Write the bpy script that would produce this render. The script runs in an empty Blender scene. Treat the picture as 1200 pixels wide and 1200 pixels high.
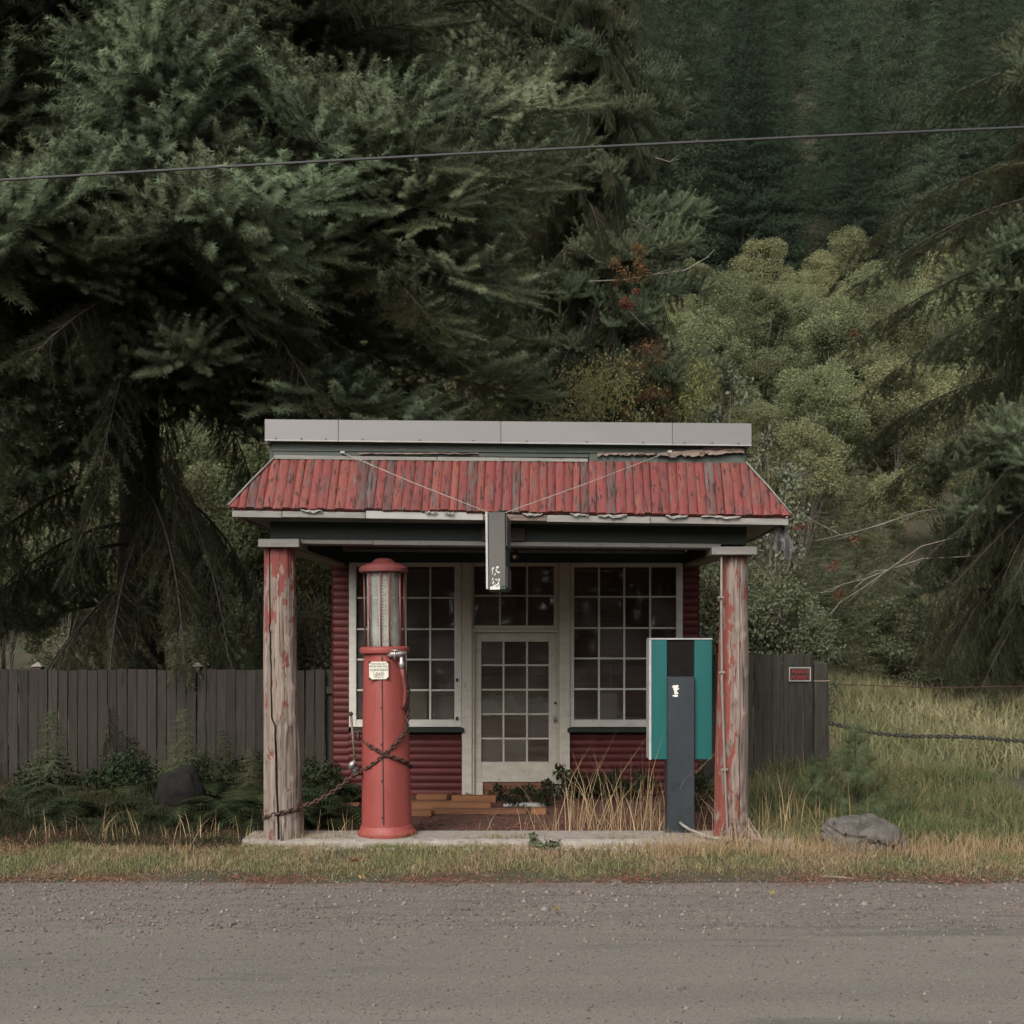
import bpy, bmesh, math, random
import numpy as np
from mathutils import Vector, Matrix, Euler, noise as mnoise

R = math.radians
C = bpy.context.scene.collection
SC = bpy.context.scene

# ---------------------------------------------------------------- camera
CAMY, CAMZ, FPX, VX, VY = -11.475, 1.918, 1400.0, 631.0, 748.0
cam_d = bpy.data.cameras.new("camera")
cam = bpy.data.objects.new("camera", cam_d); C.objects.link(cam)
cam.location = (0, CAMY, CAMZ); cam.rotation_euler = (R(90), 0, 0)
cam_d.sensor_width = 36.0; cam_d.lens = 36.0 * FPX / 1200.0
cam_d.shift_x = -(VX - 600) / 1200.0; cam_d.shift_y = (VY - 600) / 1200.0
cam_d.clip_start = 0.1; cam_d.clip_end = 1000
SC.camera = cam

# ---------------------------------------------------------------- world + sun
SUN_EL, SUN_AZ = 38.0, 202.0          # azimuth clockwise from +Y: the light comes over the photographer's shoulder
w = bpy.data.worlds.new("World"); SC.world = w; w.use_nodes = True
nt = w.node_tree; nt.nodes.clear()
sky = nt.nodes.new("ShaderNodeTexSky"); sky.sky_type = 'NISHITA'; sky.sun_disc = False
sky.sun_elevation = R(SUN_EL); sky.sun_rotation = R(SUN_AZ); sky.air_density = 1.0; sky.dust_density = 4.0; sky.ozone_density = 1.0
hs = nt.nodes.new("ShaderNodeHueSaturation"); hs.inputs['Saturation'].default_value = 0.12
bg = nt.nodes.new("ShaderNodeBackground"); bg.inputs['Strength'].default_value = 0.12
wo = nt.nodes.new("ShaderNodeOutputWorld")
nt.links.new(sky.outputs[0], hs.inputs['Color']); nt.links.new(hs.outputs[0], bg.inputs['Color']); nt.links.new(bg.outputs[0], wo.inputs[0])
sd = bpy.data.lights.new("sun", 'SUN'); sd.energy = 1.25; sd.angle = R(30); sd.color = (1.0, 0.94, 0.84)
so = bpy.data.objects.new("sun", sd); C.objects.link(so)
_d = Vector((math.sin(R(SUN_AZ)) * math.cos(R(SUN_EL)), math.cos(R(SUN_AZ)) * math.cos(R(SUN_EL)), math.sin(R(SUN_EL))))
so.rotation_euler = _d.to_track_quat('Z', 'Y').to_euler(); so.location = (0, -20, 30)

SC.view_settings.view_transform = 'Standard'; SC.view_settings.look = 'None'
SC.view_settings.exposure = 1.05; SC.view_settings.gamma = 1.0; SC.view_settings.use_curve_mapping = False
SC.render.engine = 'CYCLES'
cy = SC.cycles
cy.use_denoising = True; cy.denoising_prefilter = 'ACCURATE'; cy.denoising_input_passes = 'RGB_ALBEDO_NORMAL'; cy.max_bounces = 5; cy.diffuse_bounces = 3; cy.glossy_bounces = 3; cy.transmission_bounces = 4
cy.transparent_max_bounces = 12; cy.use_adaptive_sampling = True; cy.adaptive_threshold = 0.006; cy.caustics_reflective = False; cy.caustics_refractive = False
cy.sample_clamp_indirect = 6

# ---------------------------------------------------------------- helpers
def S(Y): return FPX / (Y - CAMY)
def W(px, py, Y):
    s = S(Y); return Vector(((px - VX) / s, Y, CAMZ - (py - VY) / s))
def wx(px, Y): return (px - VX) / S(Y)
def wz(py, Y): return CAMZ - (py - VY) / S(Y)
def lerp(a, b, t): return a + (b - a) * t
rng = np.random.default_rng(7); random.seed(7)

def tag(o, label=None, cat=None, group=None, kind=None):
    if label: o['label'] = label
    if cat: o['category'] = cat
    if group: o['group'] = group
    if kind: o['kind'] = kind
    return o
def root(name, loc, label, cat, group=None):
    o = bpy.data.objects.new(name, None); C.objects.link(o); o.location = loc; o.empty_display_size = .2
    return tag(o, label, cat, group)
def link(name, me, parent=None, world=True):
    """parent: a root Empty (geometry in world space) or a part (already world)."""
    o = bpy.data.objects.new(name, me); C.objects.link(o)
    if parent is not None:
        o.parent = parent
        if world and parent.type == 'EMPTY': o.matrix_parent_inverse = Matrix.Translation(-Vector(parent.location))
    return o
def bm_obj(name, bm, mats, parent=None, smooth=False, world=True):
    me = bpy.data.meshes.new(name)
    bmesh.ops.recalc_face_normals(bm, faces=bm.faces)
    bm.to_mesh(me); bm.free()
    for m in (mats if isinstance(mats, (list, tuple)) else [mats]): me.materials.append(m)
    if smooth: me.shade_smooth()
    return link(name, me, parent, world)
def tri_mesh(name, V, F, mats, mi=None, smooth=False):
    V = np.asarray(V, np.float32); F = np.asarray(F, np.int32)
    me = bpy.data.meshes.new(name); k = F.shape[1]
    me.vertices.add(len(V)); me.vertices.foreach_set("co", V.ravel())
    me.loops.add(F.size); me.loops.foreach_set("vertex_index", F.ravel())
    me.polygons.add(len(F)); me.polygons.foreach_set("loop_start", np.arange(0, F.size, k, dtype=np.int32))
    if mi is not None: me.polygons.foreach_set("material_index", np.asarray(mi, np.int32))
    for m in (mats if isinstance(mats, (list, tuple)) else [mats]): me.materials.append(m)
    me.update(calc_edges=True); me.validate()
    if smooth: me.shade_smooth()
    return me

def add_box(bm, x0, x1, y0, y1, z0, z1, bev=0.0, rot=None, piv=None):
    t = bmesh.new()
    bmesh.ops.create_cube(t, size=1.0)
    for v in t.verts: v.co = Vector(((x0 + x1) / 2 + v.co.x * (x1 - x0), (y0 + y1) / 2 + v.co.y * (y1 - y0), (z0 + z1) / 2 + v.co.z * (z1 - z0)))
    if bev > 0: bmesh.ops.bevel(t, geom=t.edges[:], offset=bev, segments=1, affect='EDGES', profile=.5)
    if rot is not None:
        M = Matrix.Translation(piv) @ rot.to_matrix().to_4x4() @ Matrix.Translation(-Vector(piv))
        bmesh.ops.transform(t, matrix=M, verts=t.verts)
    join(bm, t)
def join(bm, t):
    me = bpy.data.meshes.new("tmp"); t.to_mesh(me); t.free(); bm.from_mesh(me); bpy.data.meshes.remove(me)
def box(name, x0, x1, y0, y1, z0, z1, m, parent=None, bev=.004, **k):
    bm = bmesh.new(); add_box(bm, x0, x1, y0, y1, z0, z1, bev, **k); return bm_obj(name, bm, m, parent)
def pbox(name, px0, px1, py0, py1, Y, d, m, parent=None, bev=.004):
    """box whose front face at depth Y spans these photo positions, d metres deep"""
    return box(name, wx(px0, Y), wx(px1, Y), Y, Y + d, wz(py1, Y), wz(py0, Y), m, parent, bev)
def add_hexa(bm, front, back):
    """front/back: 4 Vectors each, same winding"""
    a = [bm.verts.new(v) for v in front]; b = [bm.verts.new(v) for v in back]
    bm.faces.new(a); bm.faces.new(b[::-1])
    for i in range(4):
        j = (i + 1) % 4; bm.faces.new((a[i], b[i], b[j], a[j]))
def slanted(name, pl, pr, Y, d, m, parent, yo=0):
    """plank across the front: pl=(x, ytop, ybot) left end, pr right end in photo positions at depth Y"""
    bm = bmesh.new()
    f = [W(pl[0], pl[1], Y), W(pr[0], pr[1], Y), W(pr[0], pr[2], Y), W(pl[0], pl[2], Y)]
    add_hexa(bm, f, [v + Vector((0, d, 0)) for v in f])
    bmesh.ops.bevel(bm, geom=bm.edges[:], offset=.003, segments=1, affect='EDGES')
    return bm_obj(name, bm, m, parent)
def add_tube(bm, pts, rad, seg=6, cap=True):
    pts = [Vector(p) for p in pts]; n = len(pts); rings = []
    for i, p in enumerate(pts):
        d = (pts[min(i + 1, n - 1)] - pts[max(i - 1, 0)]).normalized()
        u = d.cross(Vector((0, 0, 1)) if abs(d.z) < .9 else Vector((1, 0, 0))).normalized(); v = d.cross(u)
        r = rad[i] if isinstance(rad, (list, tuple)) else rad
        rings.append([bm.verts.new(p + (u * math.cos(2 * math.pi * k / seg) + v * math.sin(2 * math.pi * k / seg)) * r) for k in range(seg)])
    for a, b in zip(rings, rings[1:]):
        for k in range(seg): bm.faces.new((a[k], a[(k + 1) % seg], b[(k + 1) % seg], b[k]))
    if cap: bm.faces.new(rings[0][::-1]); bm.faces.new(rings[-1])
def tube(name, pts, rad, m, parent=None, seg=8):
    bm = bmesh.new(); add_tube(bm, pts, rad, seg); return bm_obj(name, bm, m, parent, True)
def add_lathe(bm, cx, cy, prof, seg=40, ex=2.0, rot=0.0):
    """prof: list of (r, z); ex>2 squares the section a little"""
    rings = []
    for r, z in prof:
        ring = []
        for k in range(seg):
            a = 2 * math.pi * k / seg
            c, s = math.cos(a), math.sin(a)
            q = r / (abs(c) ** ex + abs(s) ** ex) ** (1 / ex)
            if ex != 2.0: q *= .93
            ring.append(bm.verts.new((cx + q * math.cos(a + rot), cy + q * math.sin(a + rot), z)))
        rings.append(ring)
    for a, b in zip(rings, rings[1:]):
        for k in range(seg): bm.faces.new((a[k], a[(k + 1) % seg], b[(k + 1) % seg], b[k]))
    bm.faces.new(rings[0][::-1]); bm.faces.new(rings[-1])
def lathe(name, cx, cy, prof, m, parent, seg=40, **k):
    bm = bmesh.new(); add_lathe(bm, cx, cy, prof, seg, **k); o = bm_obj(name, bm, m, parent, True)
    o.data.set_sharp_from_angle(angle=R(35)); return o

def font_mesh(fo, name):
    t = bpy.data.objects.new('tmp', fo); C.objects.link(t); dg = bpy.context.evaluated_depsgraph_get(); dg.update()
    me = bpy.data.meshes.new_from_object(t.evaluated_get(dg)); me.name = name; mats_ = [m for m in fo.materials]
    bpy.data.objects.remove(t); me.materials.clear()
    for m in mats_: me.materials.append(m)
    return me

# ---------------------------------------------------------------- materials
def mat(name, c1, c2=None, scale=(8, 8, 8), lo=.35, hi=.65, rough=.8, bump=.15, bdist=.01, rnd=.12, spots=(), metal=0.0, spec=.3, detail=6, streak=None, coat=0, grad=None):
    m = bpy.data.materials.new(name); m.use_nodes = True
    n = m.node_tree.nodes; L = m.node_tree.links; n.clear()
    out = n.new("ShaderNodeOutputMaterial"); b = n.new("ShaderNodeBsdfPrincipled"); L.new(b.outputs[0], out.inputs[0])
    tc = n.new("ShaderNodeTexCoord"); oi = n.new("ShaderNodeObjectInfo")
    mul = n.new("ShaderNodeVectorMath"); mul.operation = 'MULTIPLY_ADD'
    cmb = n.new("ShaderNodeCombineXYZ")
    for k in range(3): L.new(oi.outputs['Random'], cmb.inputs[k])
    L.new(cmb.outputs[0], mul.inputs[0]); mul.inputs[1].default_value = (37, 53, 71); L.new(tc.outputs['Object'], mul.inputs[2])
    def noise(sc, det=detail, dist=0.0):
        mp = n.new("ShaderNodeMapping"); mp.inputs['Scale'].default_value = sc; L.new(mul.outputs[0], mp.inputs['Vector'])
        t = n.new("ShaderNodeTexNoise"); t.inputs['Scale'].default_value = 1.0; t.inputs['Detail'].default_value = det; t.inputs['Roughness'].default_value = .62
        t.inputs['Distortion'].default_value = dist
        L.new(mp.outputs[0], t.inputs['Vector']); return t
    def ramp(sock, a, bb):
        r = n.new("ShaderNodeMapRange"); r.inputs['From Min'].default_value = a; r.inputs['From Max'].default_value = bb; L.new(sock, r.inputs['Value']); return r.outputs[0]
    def mix(f, a, bcol):
        x = n.new("ShaderNodeMix"); x.data_type = 'RGBA'
        L.new(f, x.inputs['Factor'])
        if isinstance(a, tuple): x.inputs['A'].default_value = (*a, 1)
        else: L.new(a, x.inputs['A'])
        if isinstance(bcol, tuple): x.inputs['B'].default_value = (*bcol, 1)
        else: L.new(bcol, x.inputs['B'])
        return x.outputs['Result']
    nz = noise(scale)
    col = mix(ramp(nz.outputs[0], lo, hi), c1, c2 or c1)
    hsum = nz.outputs[0]
    for sp in spots:          # (colour, scale, threshold, softness[, height gradient (z0, z1, amount)])
        t = noise(sp[1], 8, .4); v = t.outputs[0]
        if len(sp) > 4:
            sx = n.new("ShaderNodeSeparateXYZ"); L.new(tc.outputs['Object'], sx.inputs[0])
            ax, g0, g1, amt = sp[4]
            g = ramp(sx.outputs[ax], g0, g1)
            ma = n.new("ShaderNodeMath"); ma.operation = 'MULTIPLY_ADD'; L.new(g, ma.inputs[0]); ma.inputs[1].default_value = amt; L.new(v, ma.inputs[2]); v = ma.outputs[0]
        f = ramp(v, sp[2], sp[2] + sp[3])
        col = mix(f, col, sp[0])
        ad = n.new("ShaderNodeMath"); ad.operation = 'MULTIPLY_ADD'; L.new(f, ad.inputs[0]); ad.inputs[1].default_value = -.45; L.new(hsum, ad.inputs[2]); hsum = ad.outputs[0]
    if rnd:
        mr = n.new("ShaderNodeMapRange"); mr.inputs['To Min'].default_value = 1 - rnd; mr.inputs['To Max'].default_value = 1 + rnd; L.new(oi.outputs['Random'], mr.inputs['Value'])
        hv = n.new("ShaderNodeHueSaturation"); L.new(mr.outputs[0], hv.inputs['Value']); L.new(col, hv.inputs['Color']); col = hv.outputs[0]
    L.new(col, b.inputs['Base Color'])
    b.inputs['Roughness'].default_value = rough; b.inputs['Metallic'].default_value = metal; b.inputs['Specular IOR Level'].default_value = spec
    if coat: b.inputs['Coat Weight'].default_value = coat; b.inputs['Coat Roughness'].default_value = .25
    if bump:
        bp = n.new("ShaderNodeBump"); bp.inputs['Strength'].default_value = bump; bp.inputs['Distance'].default_value = bdist
        L.new(hsum, bp.inputs['Height']); L.new(bp.outputs[0], b.inputs['Normal'])
    return m
def leaf_mat(name, c1, c2, trans=.25, patch=None, rough=.6, pscale=.6, obj_rnd=.25, hue=.03):
    """colour varies leaf by leaf, in patches and from plant to plant"""
    m = bpy.data.materials.new(name); m.use_nodes = True
    n = m.node_tree.nodes; L = m.node_tree.links; n.clear()
    out = n.new("ShaderNodeOutputMaterial"); b = n.new("ShaderNodeBsdfPrincipled"); g = n.new("ShaderNodeNewGeometry"); oi = n.new("ShaderNodeObjectInfo")
    x = n.new("ShaderNodeMix"); x.data_type = 'RGBA'; x.inputs['A'].default_value = (*c1, 1); x.inputs['B'].default_value = (*c2, 1)
    L.new(g.outputs['Random Per Island'], x.inputs['Factor']); col = x.outputs['Result']
    if patch:
        tc = n.new("ShaderNodeTexCoord"); t = n.new("ShaderNodeTexNoise"); t.inputs['Scale'].default_value = pscale; t.inputs['Detail'].default_value = 4
        L.new(tc.outputs['Object'], t.inputs['Vector'])
        r = n.new("ShaderNodeMapRange"); r.inputs['From Min'].default_value = .42; r.inputs['From Max'].default_value = .62; L.new(t.outputs[0], r.inputs['Value'])
        y = n.new("ShaderNodeMix"); y.data_type = 'RGBA'; L.new(r.outputs[0], y.inputs['Factor']); L.new(col, y.inputs['A']); y.inputs['B'].default_value = (*patch, 1)
        ad = n.new("ShaderNodeHueSaturation"); mr0 = n.new("ShaderNodeMapRange"); mr0.inputs['To Min'].default_value = .7; mr0.inputs['To Max'].default_value = 1.3
        L.new(g.outputs['Random Per Island'], mr0.inputs['Value']); L.new(mr0.outputs[0], ad.inputs['Value']); L.new(y.outputs['Result'], ad.inputs['Color']); col = ad.outputs[0]
    hv = n.new("ShaderNodeHueSaturation"); mr = n.new("ShaderNodeMapRange"); mr.inputs['To Min'].default_value = 1 - obj_rnd; mr.inputs['To Max'].default_value = 1 + obj_rnd
    L.new(oi.outputs['Random'], mr.inputs['Value']); L.new(mr.outputs[0], hv.inputs['Value'])
    wn = n.new("ShaderNodeTexWhiteNoise"); wn.noise_dimensions = '1D'; L.new(oi.outputs['Random'], wn.inputs['W'])
    mr2 = n.new("ShaderNodeMapRange"); mr2.inputs['To Min'].default_value = .5 - hue; mr2.inputs['To Max'].default_value = .5 + hue; L.new(wn.outputs['Value'], mr2.inputs['Value']); L.new(mr2.outputs[0], hv.inputs['Hue'])
    L.new(col, hv.inputs['Color']); col = hv.outputs[0]
    L.new(col, b.inputs['Base Color']); b.inputs['Roughness'].default_value = rough; b.inputs['Specular IOR Level'].default_value = .08
    if trans:
        tr = n.new("ShaderNodeBsdfTranslucent"); L.new(col, tr.inputs[0]); ms = n.new("ShaderNodeMixShader"); ms.inputs[0].default_value = trans
        L.new(b.outputs[0], ms.inputs[1]); L.new(tr.outputs[0], ms.inputs[2]); L.new(ms.outputs[0], out.inputs[0])
    else: L.new(b.outputs[0], out.inputs[0])
    return m
def glass_mat(name, tint, dirt, dirt_amt, rough=.03):
    m = bpy.data.materials.new(name); m.use_nodes = True
    n = m.node_tree.nodes; L = m.node_tree.links; n.clear()
    out = n.new("ShaderNodeOutputMaterial")
    tr = n.new("ShaderNodeBsdfTransparent"); tr.inputs[0].default_value = (*tint, 1)
    gl = n.new("ShaderNodeBsdfGlossy"); gl.inputs['Roughness'].default_value = rough
    fr = n.new("ShaderNodeFresnel"); fr.inputs[0].default_value = 1.5
    m1 = n.new("ShaderNodeMixShader"); L.new(fr.outputs[0], m1.inputs[0]); L.new(tr.outputs[0], m1.inputs[1]); L.new(gl.outputs[0], m1.inputs[2])
    df = n.new("ShaderNodeBsdfDiffuse"); df.inputs[0].default_value = (*dirt, 1)
    tc = n.new("ShaderNodeTexCoord"); t = n.new("ShaderNodeTexNoise"); t.inputs['Scale'].default_value = 6; t.inputs['Detail'].default_value = 8
    mp = n.new("ShaderNodeMapping"); mp.inputs['Scale'].default_value = (.55, .55, .4)
    L.new(tc.outputs['Object'], mp.inputs[0]); L.new(mp.outputs[0], t.inputs['Vector'])
    r = n.new("ShaderNodeMapRange"); r.inputs['From Min'].default_value = .35; r.inputs['From Max'].default_value = .75; r.inputs['To Min'].default_value = dirt_amt * .4; r.inputs['To Max'].default_value = dirt_amt * 1.6
    L.new(t.outputs[0], r.inputs['Value'])
    oj = n.new("ShaderNodeObjectInfo"); mj = n.new("ShaderNodeMapRange"); mj.inputs['To Min'].default_value = .35; mj.inputs['To Max'].default_value = 1.75; L.new(oj.outputs['Random'], mj.inputs['Value'])
    mk = n.new("ShaderNodeMath"); mk.operation = 'MULTIPLY'; L.new(r.outputs[0], mk.inputs[0]); L.new(mj.outputs[0], mk.inputs[1]); r = mk
    m2 = n.new("ShaderNodeMixShader"); L.new(r.outputs[0], m2.inputs[0]); L.new(m1.outputs[0], m2.inputs[1]); L.new(df.outputs[0], m2.inputs[2]); L.new(m2.outputs[0], out.inputs[0])
    bp = n.new("ShaderNodeBump"); bp.inputs['Strength'].default_value = .03; t2 = n.new("ShaderNodeTexNoise"); t2.inputs['Scale'].default_value = 3
    oi = n.new("ShaderNodeObjectInfo"); vm = n.new("ShaderNodeVectorMath"); vm.operation = 'ADD'; cm = n.new("ShaderNodeCombineXYZ"); ml = n.new("ShaderNodeMath"); ml.operation = 'MULTIPLY'; ml.inputs[1].default_value = 30
    L.new(oi.outputs['Random'], ml.inputs[0]); L.new(ml.outputs[0], cm.inputs[0]); L.new(cm.outputs[0], vm.inputs[0]); L.new(tc.outputs['Object'], vm.inputs[1]); L.new(vm.outputs[0], t2.inputs['Vector'])
    L.new(t2.outputs[0], bp.inputs['Height']); L.new(bp.outputs[0], gl.inputs['Normal'])
    return m

GREYW = (.20, .185, .165); DARKW = (.035, .032, .03)
M = {}
M['roof'] = mat('red_roof_paint', (0.136, 0.023, 0.021), (0.104, 0.023, 0.019), (22, 3, 3), rough=.62, bump=.5, bdist=.012, rnd=.13,
    spots=[((.17, .07, .057), (9, 1.3, 1.3), .58, .2), ((0.139, 0.047, 0.030), (14, 2.2, 2.2), .55, .12), ((0.083, 0.054, 0.049), (30, 4, 4), .55, .07), ((0.019, 0.011, 0.011), (45, 9, 9), .565, .06), ((0.145, 0.095, 0.089), (50, 14, 14), .64, .04)])
M['roof_or'] = mat('orange_faded_roof_paint', (0.155, 0.036, 0.026), (0.122, 0.029, 0.023), (22, 3, 3), rough=.62, bump=.5, bdist=.012, rnd=.13,
    spots=[((.17, .07, .057), (9, 1.3, 1.3), .58, .2), ((0.139, 0.047, 0.030), (14, 2.2, 2.2), .55, .12), ((0.083, 0.054, 0.049), (30, 4, 4), .55, .07), ((0.019, 0.011, 0.011), (45, 9, 9), .565, .06), ((0.145, 0.095, 0.089), (50, 14, 14), .64, .04)])
M['roof_old'] = mat('weathered_roof_board', (0.107, 0.028, 0.023), (0.079, 0.040, 0.034), (22, 3, 3), rough=.7, bump=.5, bdist=.012, rnd=.2,
    spots=[((0.083, 0.062, 0.057), (28, 4, 4), .48, .08), ((0.019, 0.013, 0.013), (40, 5, 5), .54, .06), ((0.126, 0.032, 0.025), (30, 8, 8), .6, .06)])
M['siding'] = mat('red_siding_paint', (.082, .0145, .0125), (.060, .012, .011), (3, 12, 30), rough=.6, bump=.3, rnd=.16, spots=[((0.030, 0.015, 0.015), (5, 20, 40), .62, .08)])
M['white'] = mat('aged_white_paint', (.50, .475, .43), (.42, .395, .355), (5, 5, 14), rough=.6, bump=.25, rnd=.06, spots=[((.22, .2, .17), (14, 14, 22), .64, .08), ((.07, .05, .04), (30, 30, 40), .70, .04)])
M['cream'] = mat('aged_cream_paint', (.46, .42, .35), (.385, .345, .285), (5, 5, 14), rough=.6, bump=.25, rnd=.06, spots=[((.16, .13, .1), (16, 16, 10), .62, .08), ((.05, .04, .035), (30, 30, 22), .68, .04)])
M['trimgrey'] = mat('weathered_white_trim', (0.196, 0.183, 0.164), (0.145, 0.136, 0.124), (3, 8, 20), rough=.7, bump=.3, rnd=.08, spots=[((0.076, 0.064, 0.054), (9, 20, 40), .6, .08)])
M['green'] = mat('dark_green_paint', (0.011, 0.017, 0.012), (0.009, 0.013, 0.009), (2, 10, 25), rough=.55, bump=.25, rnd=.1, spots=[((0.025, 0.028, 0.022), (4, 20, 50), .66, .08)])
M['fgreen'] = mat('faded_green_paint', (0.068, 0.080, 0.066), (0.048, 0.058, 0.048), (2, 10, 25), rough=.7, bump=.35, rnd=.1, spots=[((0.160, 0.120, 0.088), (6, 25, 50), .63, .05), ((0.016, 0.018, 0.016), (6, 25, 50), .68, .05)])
M['metal'] = mat('painted_metal_fascia', (0.149, 0.141, 0.134), (0.133, 0.125, 0.120), (1.2, 4, 3), rough=.42, bump=.03, rnd=.03, spec=.5, spots=[((0.095, 0.085, 0.081), (3, 10, 24), .66, .12)])
M['lip'] = mat('pale_metal_lip', (0.266, 0.253, 0.237), (0.215, 0.206, 0.190), (3, 4, 4), rough=.5, bump=.05, rnd=.02)
M['soffit'] = mat('soffit_boards', (.27, .235, .195), (.2, .17, .14), (4, 1.5, 6), rough=.75, bump=.2, rnd=.08)
M['ceil'] = mat('stained_ceiling_boards', (.16, .06, .045), (.10, .04, .032), (12, 2, 6), rough=.7, bump=.2)
M['torn'] = mat('torn_grey_wood', (.2, .15, .12), (.09, .065, .055), (6, 30, 40), rough=.9, bump=.5, bdist=.02, spots=[((.02, .018, .016), (9, 30, 40), .58, .05)])
M['post'] = mat('peeling_log', (0.222, 0.178, 0.148), (0.131, 0.101, 0.082), (30, 30, 1.8), lo=.40, hi=.60, rough=.85, bump=.5, bdist=.010, rnd=0,
    spots=[((0.052, 0.039, 0.032), (46, 46, 2.2), .57, .06), ((0.148, 0.038, 0.033), (12, 12, 5), .72, .04, (2, 1.5, 2.7, .34)), ((0.144, 0.044, 0.037), (9, 9, 5), .605, .03)])
M['postr'] = mat('peeling_log_red_side', (0.204, 0.157, 0.131), (0.135, 0.100, 0.081), (30, 30, 1.8), lo=.40, hi=.60, rough=.85, bump=.5, bdist=.010, rnd=0,
    spots=[((0.052, 0.039, 0.032), (46, 46, 2.2), .57, .06), ((0.161, 0.044, 0.033), (15, 15, 5), .725, .05, (0, 2.03, 1.80, .30)), ((0.135, 0.037, 0.031), (11, 11, 4), .78, .05, (2, 1.4, 2.75, .30))])
M['pump'] = mat('pump_red_enamel', (.222, .044, .036), (.195, .038, .032), (3, 3, 2), rough=.6, bump=.05, rnd=.0, spec=.45, detail=4,
    spots=[((0.245, 0.062, 0.053), (2, 2, 1.2), .52, .3), ((0.060, 0.017, 0.015), (60, 60, 30), .675, .03), ((.15, .03, .026), (26, 26, 1.6), .60, .10), ((0.129, 0.026, 0.022), (40, 40, 16), .70, .05, (2, .55, 0.0, .10))])
M['pumpdark'] = mat('pump_cap_red', (.16, .042, .04), (.125, .036, .034), (6, 6, 6), rough=.5, bump=.1, rnd=.04)
M['black'] = mat('black_iron', (.02, .019, .018), (.035, .03, .027), (30, 30, 30), rough=.6, bump=.2, rnd=.1)
M['rust'] = mat('rusty_iron', (.085, .045, .034), (.04, .024, .02), (60, 60, 60), rough=.75, bump=.3, rnd=.1, metal=.3)
M['galv'] = mat('galvanised_chain', (.16, .13, .105), (.08, .055, .042), (40, 40, 40), rough=.6, bump=.2, metal=.4)  # paler metal tone than the rusty chain, used on the pump lever
M['steel'] = mat('worn_steel', (.38, .36, .34), (.22, .2, .19), (20, 20, 20), rough=.4, bump=.1, metal=.7)
M['alu'] = mat('grey_aluminium_trim', (.34, .34, .33), (.27, .27, .265), (5, 5, 9), rough=.45, bump=.05, rnd=.03)
M['plate'] = mat('enamel_plate', (.55, .52, .44), (.5, .46, .38), (20, 20, 20), rough=.5, bump=.05, rnd=0)
M['ink'] = mat('dark_green_ink', (.03, .055, .045), rough=.6, bump=0, rnd=0)
M['teal'] = mat('teal_panel', (0.009, 0.086, 0.081), (0.009, 0.074, 0.071), (2, 2, 1), rough=.34, bump=.015, rnd=0, spec=.5)
M['recessblack'] = mat('black_recess_panel', (.006, .005, .005), (.010, .008, .008), (9, 9, 9), rough=.85, bump=.05, spec=.1)  # recess panel of the dispenser, black in itself
M['slate'] = mat('slate_pedestal_steel', (0.025, 0.031, 0.036), (0.019, 0.023, 0.027), (3, 3, 2), rough=.4, bump=.03, rnd=0, spec=.45, spots=[((0.012, 0.015, 0.017), (5, 5, 4), .58, .1), ((0.041, 0.046, 0.048), (8, 8, 3), .62, .1)])
M['conduit'] = mat('painted_conduit', (.17, .155, .135), (.13, .115, .1), (20, 20, 6), rough=.6, bump=.1)
M['paper'] = mat('torn_white_sticker', (.62, .6, .55), (.5, .48, .43), (40, 40, 40), rough=.7, bump=.1)
M['signgrey'] = mat('sign_face_grey', (.078, .07, .064), (.06, .055, .05), (3, 5, 3), rough=.5, bump=.04, rnd=0)
M['signgreen'] = mat('sign_side_green', (.03, .06, .048), (.022, .045, .037), (4, 4, 4), rough=.5, bump=.04, rnd=0)
M['bracket'] = mat('red_brown_block', (.06, .035, .03), (.035, .022, .02), (5, 12, 30), rough=.75, bump=.3)
M['plank'] = mat('orange_brown_plank', (0.182, 0.081, 0.035), (0.133, 0.057, 0.027), (2.2, 24, 30), rough=.75, bump=.3, rnd=.22, spots=[((0.063, 0.032, 0.021), (4, 30, 30), .64, .08)])
M['kick'] = mat('bare_brown_board', (.16, .07, .035), (.105, .045, .025), (2.2, 24, 26), rough=.75, bump=.35, rnd=.15, spots=[((.05, .03, .025), (6, 24, 24), .6, .08)])
M['fence'] = mat('dark_fence_board', (0.030, 0.024, 0.019), (0.016, 0.013, 0.011), (30, 30, 2.0), rough=.85, bump=.4, rnd=.22, spots=[((0.005, 0.005, 0.004), (40, 40, 3), .6, .06)])
M['fencer'] = mat('mossy_fence_board', (.046, .041, .032), (.026, .0235, .019), (30, 30, 2.0), rough=.88, bump=.5, rnd=.22, spots=[((.018, .017, .015), (40, 40, 3), .57, .06), ((.075, .08, .06), (14, 14, 9), .64, .06)])
M['conc'] = mat('old_concrete', (0.261, 0.232, 0.203), (0.180, 0.157, 0.136), (9, 9, 9), rough=.92, bump=.6, bdist=.01, rnd=.12, spots=[((0.139, 0.122, 0.104), (20, 20, 20), .58, .1), ((0.487, 0.464, 0.418), (50, 50, 50), .66, .05)])
M['litter'] = mat('leaf_littered_floor', (.085, .035, .026), (.05, .028, .022), (14, 14, 14), rough=.95, bump=.5, bdist=.02, rnd=0, spots=[((.14, .075, .045), (40, 40, 40), .6, .08)])
M['rock'] = mat('granite_boulder', (0.112, 0.100, 0.088), (0.056, 0.050, 0.045), (5, 5, 5), rough=.92, bump=.8, bdist=.03, rnd=.1, spots=[((0.048, 0.046, 0.040), (9, 9, 9), .57, .1), ((0.096, 0.088, 0.052), (6, 6, 6), .60, .12), ((0.192, 0.176, 0.160), (30, 30, 30), .62, .08)])
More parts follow.
